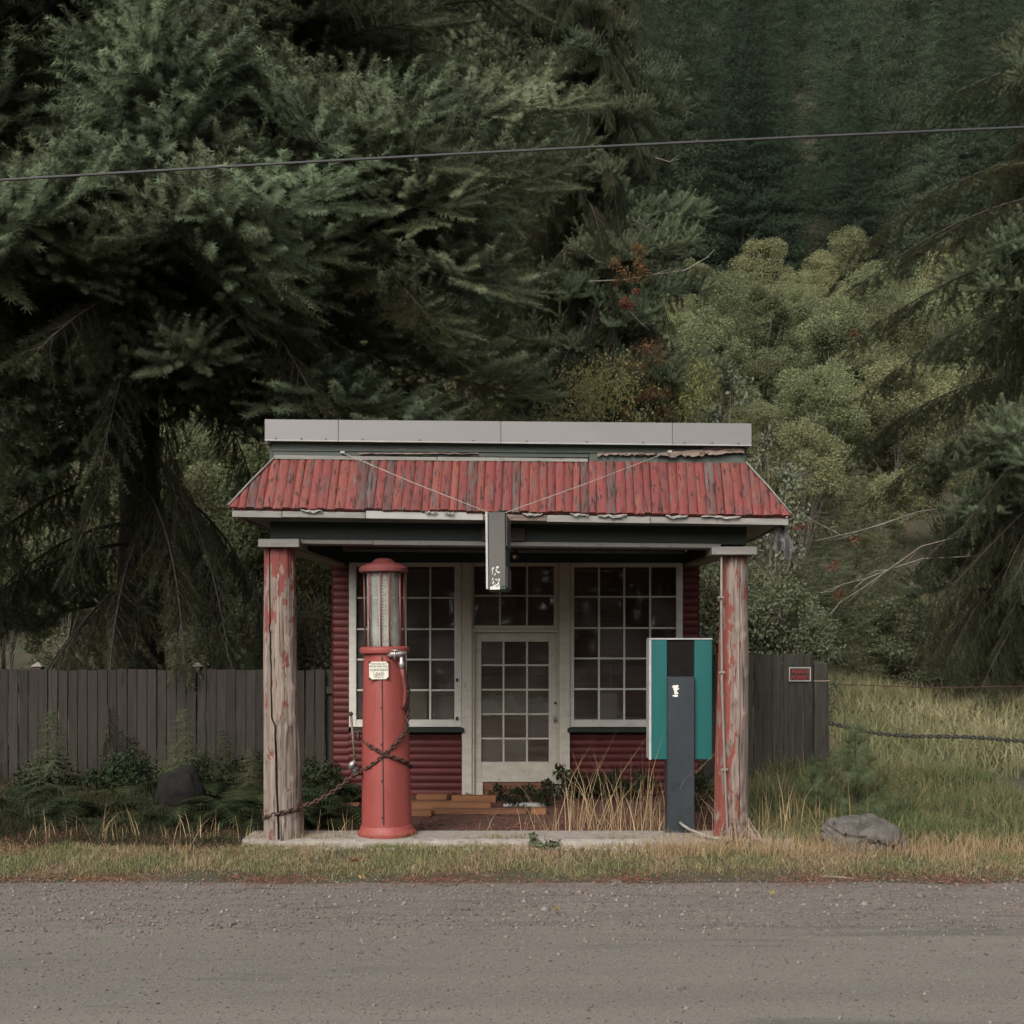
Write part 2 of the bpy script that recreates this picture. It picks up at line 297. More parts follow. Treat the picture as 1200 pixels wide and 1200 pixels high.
M['stump'] = mat('dark_stump', (0.007, 0.006, 0.005), (0.004, 0.003, 0.003), (14, 14, 3), rough=.95, bump=.8, bdist=.03)
M['bark'] = mat('fir_bark', (.06, .045, .037), (.03, .023, .02), (14, 14, 2), rough=.95, bump=.9, bdist=.04)
M['twig'] = mat('dead_pale_twig', (.17, .15, .125), (.105, .09, .072), (8, 8, 8), rough=.9, bump=.2)
M['wire'] = mat('black_cable', (.03, .03, .032), (.05, .05, .05), (3, 3, 3), rough=.5, bump=0)
M['guy'] = mat('pale_guy_wire', (.27, .25, .215), (.2, .18, .155), (9, 9, 9), rough=.6, bump=0)
M['rag'] = mat('grey_torn_felt', (.11, .108, .105), (.055, .053, .05), (9, 9, 6), rough=.9, bump=.5)
M['wood_in'] = mat('brown_wall_panelling', (.42, .19, .13), (.3, .13, .09), (2, 9, 26), rough=.7, bump=.2)
M['floor_in'] = mat('interior_floor', (.12, .1, .085), (.08, .065, .055), (3, 3, 3), rough=.8, bump=.1)
M['card'] = mat('pale_cardboard', (.36, .3, .23), (.28, .23, .17), (4, 4, 4), rough=.8, bump=.1, rnd=.25)
M['tarp'] = mat('pale_dust_sheet', (.75, .70, .63), (.6, .55, .49), (6, 6, 6), rough=.7, bump=.2)
M['redink'] = mat('sign_red_lettering', (.34, .03, .03), rough=.6, bump=0, rnd=0)
M['blackp'] = mat('sign_black', (.02, .014, .014), (.028, .02, .02), (9, 9, 9), rough=.55, bump=.05)
M['glass'] = glass_mat('window_glass', (.9, .9, .88), (.24, .215, .195), .155)
M['cyl'] = glass_mat('pump_glass', (.93, .95, .92), (.46, .46, .41), .30, .08)
M['inner'] = mat('pale_gauge_strip', (.42, .42, .37), (.3, .3, .27), (20, 20, 6), rough=.6, bump=.1)
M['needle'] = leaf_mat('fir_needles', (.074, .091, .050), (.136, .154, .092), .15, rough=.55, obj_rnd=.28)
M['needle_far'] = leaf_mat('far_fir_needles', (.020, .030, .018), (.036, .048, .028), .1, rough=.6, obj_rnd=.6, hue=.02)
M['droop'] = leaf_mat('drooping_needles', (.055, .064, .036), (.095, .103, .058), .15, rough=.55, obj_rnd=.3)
M['alder'] = leaf_mat('alder_leaves', (.134, .150, .076), (.200, .208, .112), .45, obj_rnd=.45, hue=.025)
M['bush'] = leaf_mat('bush_leaves', (.10, .11, .062), (.165, .165, .10), .35, obj_rnd=.2)
M['yellow'] = leaf_mat('yellowing_leaves', (.15, .16, .07), (.215, .20, .085), .4, obj_rnd=.2)
M['pale'] = leaf_mat('pale_willow_leaves', (.12, .13, .085), (.2, .2, .14), .25, obj_rnd=.15)
M['vine'] = leaf_mat('red_vine_leaves', (.17, .065, .04), (.115, .075, .04), .3, obj_rnd=.2)
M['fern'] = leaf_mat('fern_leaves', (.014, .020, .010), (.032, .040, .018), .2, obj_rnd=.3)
M['sapling'] = leaf_mat('soft_pine_needles', (.065, .095, .045), (.10, .125, .06), .2, obj_rnd=.1)
M['grass'] = leaf_mat('verge_grass', (.15, .185, .078), (.25, .225, .115), .35, patch=(.35, .26, .16), rough=.7, pscale=1.1, obj_rnd=0, hue=0)
M['dry'] = leaf_mat('dry_grass', (.38, .275, .16), (.28, .19, .105), .2, rough=.7, obj_rnd=0, hue=0)
M['field'] = leaf_mat('field_grass', (.215, .20, .105), (.15, .155, .08), .3, patch=(.29, .25, .145), rough=.7, pscale=.5, obj_rnd=0, hue=0)
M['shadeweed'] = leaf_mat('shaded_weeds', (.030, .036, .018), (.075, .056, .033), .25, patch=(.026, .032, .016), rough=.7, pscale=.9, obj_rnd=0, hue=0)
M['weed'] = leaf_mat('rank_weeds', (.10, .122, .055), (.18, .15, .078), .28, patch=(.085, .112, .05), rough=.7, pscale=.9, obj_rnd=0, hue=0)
M['redneedle'] = leaf_mat('fallen_needles', (.19, .085, .055), (.13, .055, .04), 0, rough=.9, obj_rnd=0, hue=0)
M['pebble'] = leaf_mat('road_gravel', (.08, .068, .06), (.21, .18, .16), 0, rough=.9, obj_rnd=0, hue=0)
M['maple'] = leaf_mat('fallen_maple_leaf', (.16, .05, .025), (.2, .08, .03), .1)
M['yleaf'] = leaf_mat('fallen_yellow_leaf', (.4, .32, .09), (.34, .26, .1), .1)

def ground_mat():
    m = mat('ground_soil', (.06, .05, .032), (.038, .04, .022), (2.5, 2.5, 2.5), rough=.97, bump=.6, bdist=.03, rnd=0, spots=[((.12, .095, .055), (7, 7, 7), .55, .12), ((.045, .055, .026), (1.1, 1.1, 1.1), .55, .1)])
    return m
M['ground'] = ground_mat()
M['shoulder'] = mat('gravel_shoulder', (.140, .122, .107), (.104, .090, .079), (1.1, 9, 9), rough=.95, bump=.5, bdist=.01, rnd=0,
    spots=[((0.183, 0.158, 0.139), (55, 55, 55), .56, .06), ((0.053, 0.044, 0.038), (65, 65, 65), .60, .05), ((0.056, 0.047, 0.041), (.9, 11, 11), .62, .08), ((0.148, 0.071, 0.049), (3, 14, 9), .64, .07, (1, -1.55, -1.2, .08))])
M['asphalt'] = mat('worn_asphalt', (.142, .127, .109), (.118, .105, .090), (.12, 1.5, 1), lo=.4, hi=.6, rough=.95, bump=.7, bdist=.008, rnd=0, detail=9, spots=[((.19, .176, .156), (60, 60, 60), .54, .08), ((.06, .054, .048), (70, 70, 70), .585, .06), ((.095, .087, .077), (.5, 4, 4), .58, .1)])

# ---------------------------------------------------------------- ground, road, slab
def sm(t): t = min(max(t, 0), 1); return t * t * (3 - 2 * t)
def H(x, y):
    base = lerp(-.175, -.075, sm((y + 1.25) / 1.1))
    hill = .085 * max(0, y - 1.2) + .34 * max(0, y - 14.5) + .34 * max(0, y - 61)
    mask = sm((abs(x + .28) - 2.55) / .9) if y < 9.6 else lerp(sm((abs(x + .28) - 2.55) / .9), 1, sm((y - 9.6) / 1.5))
    left = sm((-x - 2.0) / 1.5)
    hill *= (1 - .55 * left) if y < 12.5 else 1
    if y < 1.2: hill = 0
    z = base + hill * mask
    if y > -1.1: z += .03 * mnoise.noise(Vector((x * 1.3, y * 1.3, 0))) * min(1, max(0, (y + 1.1) * 2)) * mask
    if y > 10: z += .8 * mnoise.noise(Vector((x * .08, y * .08, 3))) * sm((y - 10) / 10)
    return z
xs = sorted(set(list(np.arange(-12, 12.01, .3)) + list(np.arange(-130, -12, 6)) + list(np.arange(16, 131, 6))))
ys = sorted(set(list(np.arange(-2, 14.01, .3)) + list(np.arange(-60, -2, 5)) + list(np.arange(15, 150, 3))))
V = [(x, y, H(x, y)) for y in ys for x in xs]; nx = len(xs)
F = [(j * nx + i, j * nx + i + 1, (j + 1) * nx + i + 1, (j + 1) * nx + i) for j in range(len(ys) - 1) for i in range(nx - 1)]
tag(link('terrain', tri_mesh('terrain', V, F, M['ground'], smooth=True)), kind='structure')
def sheet(name, y0, y1, z, m, wob=0.0):
    X = np.arange(-60, 60.1, .5 if wob else 4); Vv = []; Ff = []
    for i, x in enumerate(X):
        q = wob * mnoise.noise(Vector((x * .7, 1, 1))) + wob * .5 * mnoise.noise(Vector((x * 2.7, 4, 1)))
        Vv += [(x, y0, z), (x, y1 + q, z)]
        if i: Ff.append((2 * i - 2, 2 * i, 2 * i + 1, 2 * i - 1))
    return tag(link(name, tri_mesh(name, Vv, Ff, m)), kind='structure')
sheet('gravel_shoulder', -12.5, -1.28, -.168, M['shoulder'], .13)
sheet('road', -10.4, -2.85, -.162, M['asphalt'], .34)

# concrete slab edge under the porch front
bm = bmesh.new()
X = np.linspace(wx(286, 0), wx(928, 0), 150); prev = None
for x in X:
    n1 = mnoise.noise(Vector((x * 3, 0, 0))); n2 = mnoise.noise(Vector((x * 11, 5, 0))); n3 = mnoise.noise(Vector((x * 17, 9, 3)))
    fy = -.10 + .035 * n1 + .02 * n2
    ring = [bm.verts.new(p) for p in ((x, .44, -.12), (x, .44, 0), (x, fy + .05, .002 * n2), (x, fy, -.012 + .008 * n1), (x, fy - .02 - .02 * n3, -.05), (x, fy - .05 - .05 * max(0, n2 + .1), -.15))]
    if prev:
        for a in range(5): bm.faces.new((prev[a], ring[a], ring[a + 1], prev[a + 1]))
    else: bm.faces.new(ring)
    prev = ring
bm.faces.new(prev[::-1])
tag(bm_obj('porch_slab', bm, M['conc']), kind='structure')
tag(box('porch_floor', wx(330, .45), wx(880, .45), .45, 3.56, -.2, -.045, M['litter']), kind='structure')
# broken concrete lumps along the slab face
def rock_mesh(bm, c, r, sq=(1, 1, 1), sub=1, seed=0, amp=.35):
    t = bmesh.new(); bmesh.ops.create_icosphere(t, subdivisions=sub, radius=1)
    for v in t.verts:
        n = mnoise.noise(v.co * 1.3 + Vector((seed * 7.1, seed * 3.3, 0))) * amp + mnoise.noise(v.co * 3.7 + Vector((seed, 0, 9))) * amp * .35
        v.co = Vector(c) + Vector((v.co.x * sq[0], v.co.y * sq[1], v.co.z * sq[2])) * r * (1 + n)
    join(bm, t)
bm = bmesh.new()
for i in range(260):
    x = random.uniform(wx(300, 0), wx(930, 0)); r = random.uniform(.006, .03)
    rock_mesh(bm, (x, -.17 - random.random() * .10, H(x, -.2) + r * .4), r, (1, 1, .7), 1, i)
tag(bm_obj('concrete_rubble', bm, M['conc']), 'crumbled grey concrete bits along the broken slab edge', kind='stuff')

# ---------------------------------------------------------------- the gas station
WY = 3.486
st = root('gas_station', (-.3, 1.7, 0), 'abandoned red roadside gas station with porch on two peeling log posts', 'building')
# walls
def wall_part(name, px0, px1, py0, py1):
    wl = pbox(name, px0, px1, py0, py1, WY, .12, M['siding'], st, 0)
    z0, z1 = wz(py1, WY), wz(py0, WY); h = .0893; k = 0
    x0, x1 = wx(px0, WY), wx(px1, WY)
    zt = z1
    while zt > z0 + .02:
        zb = max(z0, zt - h)
        bm = bmesh.new(); prof = []
        for t in range(6):
            a = t / 5; prof.append((WY - .006 - .017 * math.sin(math.pi * min(1, a * .96 + .04)) ** .6, lerp(zb + .004, zt - .004, a)))
        prof = [(WY + .0, zb + .003)] + prof + [(WY + .0, zt - .003)]
        e = random.uniform(-.002, .002)
        L_ = [bm.verts.new((x0 + .001, y + e, z)) for y, z in prof]; R_ = [bm.verts.new((x1 - .001, y + e, z)) for y, z in prof]
        for i in range(len(prof) - 1): bm.faces.new((L_[i], R_[i], R_[i + 1], L_[i + 1]))
        bm.faces.new(L_[::-1]); bm.faces.new(R_)
        b = bm_obj('siding_board', bm, M['siding'], wl, True); b.data.set_sharp_from_angle(angle=R(50))
        zt -= h
    return wl
wall_part('wall', 391, 409, 659, 940)
wall_part('wall', 409, 541, 858, 940)
wall_part('wall', 668, 800, 858, 940)
wall_part('wall', 800, 818, 659, 940)
# side + back walls with run-through siding, interior lining
xl, xr = wx(391, WY), wx(818, WY)
for sgn, x in ((-1, xl), (1, xr)):
    bm = bmesh.new(); add_box(bm, *(sorted((x, x - sgn * .12))), WY + .121, 9.2, -.2, 3.02)
    for k in range(34):
        z = -.15 + k * .0893
        add_box(bm, *(sorted((x + sgn * .002, x + sgn * .026))), WY + .0, 9.2, z + .004, z + .086, .012)
    o = bm_obj('side_wall', bm, M['siding'], st); o['kind'] = 'stuff'
box('back_wall', xl + .13, xr - .13, 9.0, 9.2, -.2, 3.02, M['wood_in'], st)
box('interior_floor', xl + .13, xr - .13, WY + .125, 8.99, -.15, .0, M['floor_in'], st)
box('lining', xl + .121, xl + .15, WY + .14, 8.99, .005, 3.0, M['wood_in'], st); box('lining', xr - .15, xr - .121, WY + .14, 8.99, .005, 3.0, M['wood_in'], st)
bm = bmesh.new()
for k in range(16):
    z = .05 + k * .19; add_box(bm, xl + .16, xr - .16, 5.9, 5.94, z, z + .182, .004)
o = bm_obj('interior_partition', bm, M['wood_in'], st); o['kind'] = 'stuff'
box('interior_ceiling', xl + .16, xr - .16, WY + .14, 5.88, 2.93, 3.0, M['wood_in'], st)

# windows
def window(px0, px1, py0, py1, cols, rows, name='window', stl=8, m=M['white'], label=None, bottom=8, Y=3.40, gx0=None):
    bm = bmesh.new(); z0, z1 = wz(py1, Y), wz(py0, Y)
    def bx(a, b, c, d, yo=0, dp=.12): add_box(bm, wx(a, Y), wx(b, Y), Y + yo, Y + dp, wz(d, Y), wz(c, Y), .004)
    bx(px0, cols[0], py0, py1); bx(cols[-1], px1, py0, py1)
    bx(cols[0], cols[-1], py0, rows[0], .002); bx(cols[0], cols[-1], rows[-1], py1, .002)
    f = bm_obj(name, bm, m, st)
    if label: f['label'] = label
    bm = bmesh.new(); hw = .55
    def mb(a, b, c, d, yo): add_box(bm, wx(a, Y), wx(b, Y), Y + .02 + yo, Y + .055, wz(d, Y), wz(c, Y), .003)
    for c in cols[1:-1]: mb(c - 1.15, c + 1.15, rows[0], rows[-1], 0)
    for r in rows[1:-1]: mb(cols[0], cols[-1], r - 1.1, r + 1.1, .0025)
    g = bm_obj('glazing_bars', bm, m, f)
    for i in range(len(cols) - 1):
        for j in range(len(rows) - 1):
            tz = random.uniform(-.006, .006); tx = random.uniform(-.006, .006)
            bm = bmesh.new(); x0, x1 = wx(cols[i], Y) + .002, wx(cols[i + 1], Y) - .002; a, b = wz(rows[j + 1], Y) + .002, wz(rows[j], Y) - .002
            y = Y + .04
            fr = [Vector((x0, y - tx - tz, a)), Vector((x1, y + tx - tz, a)), Vector((x1, y + tx + tz, b)), Vector((x0, y - tx + tz, b))]
            fr = [Vector((v.x, min(max(v.y, Y + .03), Y + .05), v.z)) for v in fr]
            add_hexa(bm, fr, [v + Vector((0, .003, 0)) for v in fr])
            bm_obj('pane', bm, M['glass'], f)
    return f
win1 = window(409, 541, 657, 852, (417.5, 446.5, 475.2, 504, 532.5), (664, 700.5, 737.3, 773, 809, 843.5))
win2 = window(668, 800, 658, 852, (672.8, 702, 731.7, 762, 792.3), (664.5, 699.3, 736, 771.7, 807.7, 843.5))
for a, b, c in ((412, 543.5, M['green']), (665, 803, M['green'])):
    bm = bmesh.new(); Y = 3.33
    add_box(bm, wx(a, Y), wx(b, Y), Y, Y + .16, wz(858.5, Y), wz(853.2, Y), .006)
    bm_obj('window_sill', bm, c, win1 if a < 500 else win2)
# cream casings either side of the door, door frame, transom
pbox('casing', 541.3, 553, 659, 937, 3.37, .13, M['cream'], st); pbox('casing', 655.3, 667.8, 659, 937, 3.37, .13, M['cream'], st)
trn = window(553.3, 655, 659, 737, (555.5, 585.8, 617.6, 649), (663.5, 698, 733), 'transom', m=M['cream'])
pbox('transom_bar', 553.3, 655, 737.2, 741, 3.38, .1, M['cream'], st)
pbox('door_frame', 553.3, 556, 741.2, 937, 3.39, .1, M['cream'], st); pbox('door_frame', 653, 655, 741.2, 937, 3.39, .1, M['cream'], st)
door = window(556.2, 652.8, 741.3, 916.5, (564, 590, 617.6, 643), (752, 779.6, 808.4, 837, 865.8, 893), 'door', m=M['cream'], Y=3.43)
door['label'] = 'cream fifteen pane glazed door'
bm = bmesh.new(); Y = 3.43
add_box(bm, wx(556.2, Y), wx(565.8, Y), Y, Y + .05, wz(935, Y), wz(916.7, Y), .004); add_box(bm, wx(647, Y), wx(652.8, Y), Y, Y + .05, wz(935, Y), wz(916.7, Y), .004)
bm_obj('stile_foot', bm, M['cream'], door)
for a, b in ((917, 926.5), (927, 938)): pbox('kick_board', 566.2, 646.6, a, b, 3.45, .04, M['kick'], door)
bm = bmesh.new(); c = W(651, 843, 3.40); add_tube(bm, [c + Vector((0, .04, 0)), c, c + Vector((0, -.02, 0)), c + Vector((0, -.06, 0))], [.022, .014, .024, .012], 12)
bm_obj('knob', bm, M['steel'], door, True)
pbox('lock_plate', 648.2, 653, 838.5, 848, 3.422, .012, M['steel'], door, .002)
bm = bmesh.new(); c = W(651, 824, 3.42); add_tube(bm, [c + Vector((0, .012, 0)), c], .018, 12); bm_obj('keyhole', bm, M['black'], door)
pbox('threshold', 560, 652, 938, 945, 3.2, .3, M['bracket'], st)
for py in (797, 842):
    pbox('hinge', 534, 537, py - 2, py + 2, 3.385, .012, M['black'], st, .001)

# frieze beam on the wall, ceiling, side beams, front beam
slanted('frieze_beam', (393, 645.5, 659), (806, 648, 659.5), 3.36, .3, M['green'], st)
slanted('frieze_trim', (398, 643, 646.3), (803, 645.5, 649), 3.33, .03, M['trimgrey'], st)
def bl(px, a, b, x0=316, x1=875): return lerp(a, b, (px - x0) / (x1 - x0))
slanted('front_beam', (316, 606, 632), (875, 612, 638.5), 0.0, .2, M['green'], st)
slanted('beam_trim', (340, 632.2, 636.8), (437, 633.2, 637.9), -.03, .24, M['trimgrey'], st)
slanted('beam_trim', (437.6, 633, 638.2), (845, 637.4, 642.2), -.035, .24, M['trimgrey'], st)
for side, px, ex in ((0, 316, 1), (1, 875, -1)):
    x = wx(px, 0); zt = wz(606 if not side else 612, 0); zb = wz(637 if not side else 642, 0); zb2 = wz(662, WY)
    bm = bmesh.new(); d = .16 * ex
    f = [Vector((x, .201, zt)), Vector((x + d, .201, zt)), Vector((x + d, .201, zb)), Vector((x, .201, zb))]
    b = [Vector((x, 3.32, zt)), Vector((x + d, 3.32, zt)), Vector((x + d, 3.32, zb2 + .012)), Vector((x, 3.32, zb2 + .012))]
    add_hexa(bm, f, b); bm_obj('side_beam', bm, M['green'], st)
    bm = bmesh.new(); zz = .035
    f = [Vector((x - .02 * ex, .212, zb - .002)), Vector((x + d + .02 * ex, .212, zb - .002)), Vector((x + d + .02 * ex, .212, zb - zz)), Vector((x - .02 * ex, .212, zb - zz))]
    b = [Vector((v.x, 3.32, v.z + zb2 + .012 - zb)) for v in f]
    add_hexa(bm, f, b); bm_obj('side_beam_trim', bm, M['soffit'], st)
# ceiling of boards
n = 16; xa, xb = wx(318, 0) + .17, wx(873, 0) - .17
for k in range(n):
    x0, x1 = lerp(xa, xb, k / n), lerp(xa, xb, (k + 1) / n)
    box('ceiling_board', x0 + .002, x1 - .002, .21, 3.33, 3.035 - .004 * k * .6, 3.06, M['ceil'], st, .003)
box('roof_deck', wx(322, 0), wx(871, 0), .06, 9.4, 3.1, 3.86, M['soffit'], st, 0)

# red board mansard
EY = -.35
def EB(px): return bl(px, 593.5, 603.5, 268, 927)
def TB(px): return bl(px, 537.5, 543, 322, 874)
BLf, BRf = W(268, 593.5, EY), W(927, 603.5, EY); TLf, TRf = W(322, 537.5, -.02), W(874, 543, -.02)
def mansard(bl_, br_, tl_, tr_, n, name_part, reveal=True):
    back = bmesh.new()
    nrm = (br_ - bl_).cross(tl_ - bl_).normalized()
    add_hexa(back, [bl_ - nrm * .03, br_ - nrm * .03, tr_ - nrm * .03, tl_ - nrm * .03], [v - nrm * .05 for v in (bl_, br_, tr_, tl_)])
    holder = bm_obj(name_part, back, M['soffit'], st)
    ux = (br_ - bl_).normalized(); Lb = (br_ - bl_).length
    a = (tl_ - bl_).dot(ux); b_ = (tr_ - bl_).dot(ux)
    up = (tl_ - bl_) - ux * a
    upr = (tr_ - bl_) - ux * b_
    def pt(u, v):
        return bl_ + ux * u + (up.lerp(upr, min(max((u - a) / (b_ - a), 0), 1))) * v
    edges = [0.0]
    for k in range(n): edges.append(edges[-1] + random.uniform(.86, 1.14))
    edges = [e * Lb / edges[-1] for e in edges]
    for k in range(n):
        u0, u1 = edges[k] + .0015, edges[k + 1] - .0015
        bm = bmesh.new(); rows = []
        vb = random.uniform(-.035, .0); off = random.uniform(-.003, .004); tw = random.uniform(-.006, .006)
        for i in range(7):
            t = i / 6; u = lerp(u0, u1, t); hgt = .010 * (1 - abs(2 * t - 1) ** 3.0) + off
            vm = 1.0 if a <= u <= b_ else (u / a if u < a else (Lb - u) / (Lb - b_))
            col = []
            for j in range(5):
                v = lerp(vb, max(vm, .002), j / 4)
                nn = .004 * mnoise.noise(Vector((u * 9, v * 4, k)))
                col.append(bm.verts.new(pt(u + tw * (v - .5), v) + nrm * (hgt + nn)))
            rows.append(col)
        base = [[bm.verts.new(pt(u, vb) - nrm * .02) for u in (u0, u1)]]
        for p, q in zip(rows, rows[1:]):
            for j in range(4): bm.faces.new((p[j], q[j], q[j + 1], p[j + 1]))
        bt = [bm.verts.new(r[0].co - nrm * .045) for r in rows]
        for i in range(6): bm.faces.new((rows[i][0], bt[i], bt[i + 1], rows[i + 1][0]))
        for r, bb in ((rows[0], bt[0]), (rows[-1], bt[-1])):
            vs = r[:]; top = bm.verts.new(r[-1].co - nrm * .03); bm.faces.new(vs + [top, bb])
        bm_obj('roof_board', bm, M['roof_old'] if random.random() < .14 else (M['roof_or'] if random.random() < (.45 if k < n * .55 else .12) else M['roof']), holder, True).data.set_sharp_from_angle(angle=R(60))
    return holder
mansard(BLf, BRf, TLf, TRf, 62, 'front_mansard')
bk = 3.6
mansard(Vector((BLf.x, bk, BLf.z)), BLf, Vector((TLf.x, bk, TLf.z)), TLf, 40, 'side_mansard')
mansard(BRf, Vector((BRf.x, bk, BRf.z)), TRf, Vector((TRf.x, bk, TRf.z)), 40, 'side_mansard')
# pale hip edges
for p, q in ((BLf, TLf), (BRf, TRf)):
    d = (q - p); tube('hip_strip', [p + Vector((0, -.012, .012)), p + d * .5 + Vector((0, -.015, .02)), q + Vector((0, -.01, .012))], .009, M['trimgrey'], st)
# eave fascia, pieces of different age, and torn strips
ey = EY + .012
segs = [(272, 330, M['trimgrey']), (330.6, 428, M['trimgrey']), (428.6, 566, M['lip']), (566.6, 640, M['torn']), (640.6, 762, M['trimgrey']), (762.6, 924, M['trimgrey'])]
for a, b, m in segs:
    t0 = 4.5 if m is not M['lip'] else 2.5; dz = random.uniform(-.7, .7)
    slanted('eave_fascia', (a, EB(a) + t0, EB(a) + 12 + dz), (b, EB(b) + t0, EB(b) + 12 + dz), ey, .025, m, st)
bm = bmesh.new()
for a, b in ((352, 378), (498, 512), (520, 532), (612, 636), (668, 690), (700, 735), (780, 806), (822, 868)):
    k = 9; top = []; bot = []
    for i in range(k):
        px = lerp(a, b, i / (k - 1)); f = math.sin(math.pi * (i + .3) / (k - .4)); ya = EB(px) + 1.5 + random.random() * 2; yb = ya + .8 + 3.2 * f * random.uniform(.2, 1)
        yy = ey - .012 - .02 * random.random(); top.append(W(px, ya, yy)); bot.append(W(px, yb, yy - .012))
    for i in range(k - 1): add_hexa(bm, [top[i], top[i + 1], bot[i + 1], bot[i]], [v + Vector((0, .004, 0)) for v in (top[i], top[i + 1], bot[i + 1], bot[i])])
o = bm_obj('torn_paint_strips', bm, M['trimgrey'], st); o['kind'] = 'stuff'
# dark gap strip under roof edge
slanted('drip_board', (276, 594.5, 600), (920, 604.3, 609.5), EY + .04, .03, M['torn'], st)
# soffit: front, left, right
zl, zr = wz(EB(272) + 9, EY), wz(EB(924) + 9, EY)
def quad_slab(name, pts, th, m):
    bm = bmesh.new(); add_hexa(bm, pts, [p + Vector((0, 0, th)) for p in pts]); return bm_obj(name, bm, m, st)
xL, xR = wx(273, EY), wx(923, EY); bL, bR = wx(316, 0), wx(875, 0)
quad_slab('soffit', [Vector((xL, EY + .04, zl)), Vector((xR, EY + .04, zr)), Vector((xR, .0, zr)), Vector((xL, .0, zl))], .02, M['soffit'])
quad_slab('soffit', [Vector((xL, .003, zl)), Vector((bL, .003, zl - .0)), Vector((bL, bk, zl - .03)), Vector((xL, bk, zl - .03))], .02, M['soffit'])
quad_slab('soffit', [Vector((bR, .003, zr)), Vector((xR, .003, zr)), Vector((xR, bk, zr - .03)), Vector((bR, bk, zr - .03))], .02, M['soffit'])
slanted('soffit_trim', (316, 607, 610.5), (875, 613, 616.8), -.03, .028, M['trimgrey'], st)
for x, z, s_ in ((xL, zl, 1), (xR, zr, -1)):
    box('side_eave', min(x, x + .02 * s_), max(x, x + .02 * s_), EY + .045, bk, z - .02, z + .075, M['trimgrey'], st, .003)

# parapet: green boards, trim, metal fascia
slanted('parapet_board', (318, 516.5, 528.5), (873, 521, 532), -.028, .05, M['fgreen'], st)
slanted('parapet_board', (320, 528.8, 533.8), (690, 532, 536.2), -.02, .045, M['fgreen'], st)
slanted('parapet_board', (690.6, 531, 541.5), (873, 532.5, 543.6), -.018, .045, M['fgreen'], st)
slanted('parapet_trim', (321, 533.2, 538), (512, 535.6, 540), -.045, .04, M['trimgrey'], st)
slanted('parapet_trim', (512.6, 535.2, 540), (689, 537.4, 541.3), -.042, .04, M['trimgrey'], st)
for x in (wx(318, 0), wx(873, 0)):
    box('parapet_side', x - .025, x + .025, .03, 9.4, 3.6, 3.87, M['fgreen'], st)
fx = [310, 396.5, 587, 788, 881]
for a, b in zip(fx, fx[1:]):
    la = [bl(p, 491.2, 496.2, 310, 881) for p in (a, b)]; lb = [bl(p, 516.2, 522.4, 310, 881) for p in (a, b)]
    f = slanted('metal_fascia', (a + .15, la[0], lb[0]), (b - .15, la[1], lb[1]), -.10, .045, M['metal'], st)
    slanted('drip_lip', (a + .15, lb[0] - 1.3, lb[0] + .5), (b - .15, lb[1] - 1.3, lb[1] + .5), -.115, .014, M['lip'], f)
    bm = bmesh.new()
    for q in (.15, .5, .83):
        p = W(lerp(a, b, q), lerp(lb[0], lb[1], q) - 2.6, -.102); add_tube(bm, [p, p - Vector((0, .006, 0))], .007, 6)
    o = bm_obj('screws', bm, M['black'], f); o['kind'] = 'stuff'
for x, s_ in ((wx(310, -.1), 1), (wx(881, -.1), -1)):
    box('metal_fascia', min(x, x + .045 * s_), max(x, x + .045 * s_), -.052, 9.45, wz(519, -.1) if s_ > 0 else wz(522, -.1), wz(491.4, -.1) if s_ > 0 else wz(496.2, -.1), M['metal'], st)
# split and torn batten at the right of the parapet
def strip_ragged(name, a, b, f_top, f_bot, Y, m, n=26, th=.02):
    bm = bmesh.new(); P = []
    for i in range(n):
        px = lerp(a, b, i / (n - 1)); P.append((W(px, f_top(px), Y + random.uniform(-.012, .006)), W(px, f_bot(px), Y - random.uniform(0, .025))))
    for p, q in zip(P, P[1:]): add_hexa(bm, [p[0], q[0], q[1], p[1]], [v + Vector((0, th, 0)) for v in (p[0], q[0], q[1], p[1])])
    return bm_obj(name, bm, m, st)
strip_ragged('split_batten', 770, 872, lambda x: lerp(531.5, 524, ((x - 770) / 102) ** .7) , lambda x: lerp(533, 529, (x - 770) / 102) + random.uniform(0, 5) * (1 if x < 850 else .5), -.06, M['torn'])
strip_ragged('split_batten', 824, 876, lambda x: lerp(523.6, 520.5, (x - 824) / 52), lambda x: lerp(526.4, 523.5, (x - 824) / 52), -.07, M['bracket'], 12)
strip_ragged('split_batten', 700, 768, lambda x: 530 + random.uniform(0, 1), lambda x: 532 + random.uniform(0, 3), -.045, M['torn'])
strip_ragged('split_batten', 420, 560, lambda x: 530.6 + random.uniform(-.5, .5), lambda x: 531.5 + random.uniform(0, 1.2), -.04, M['torn'])

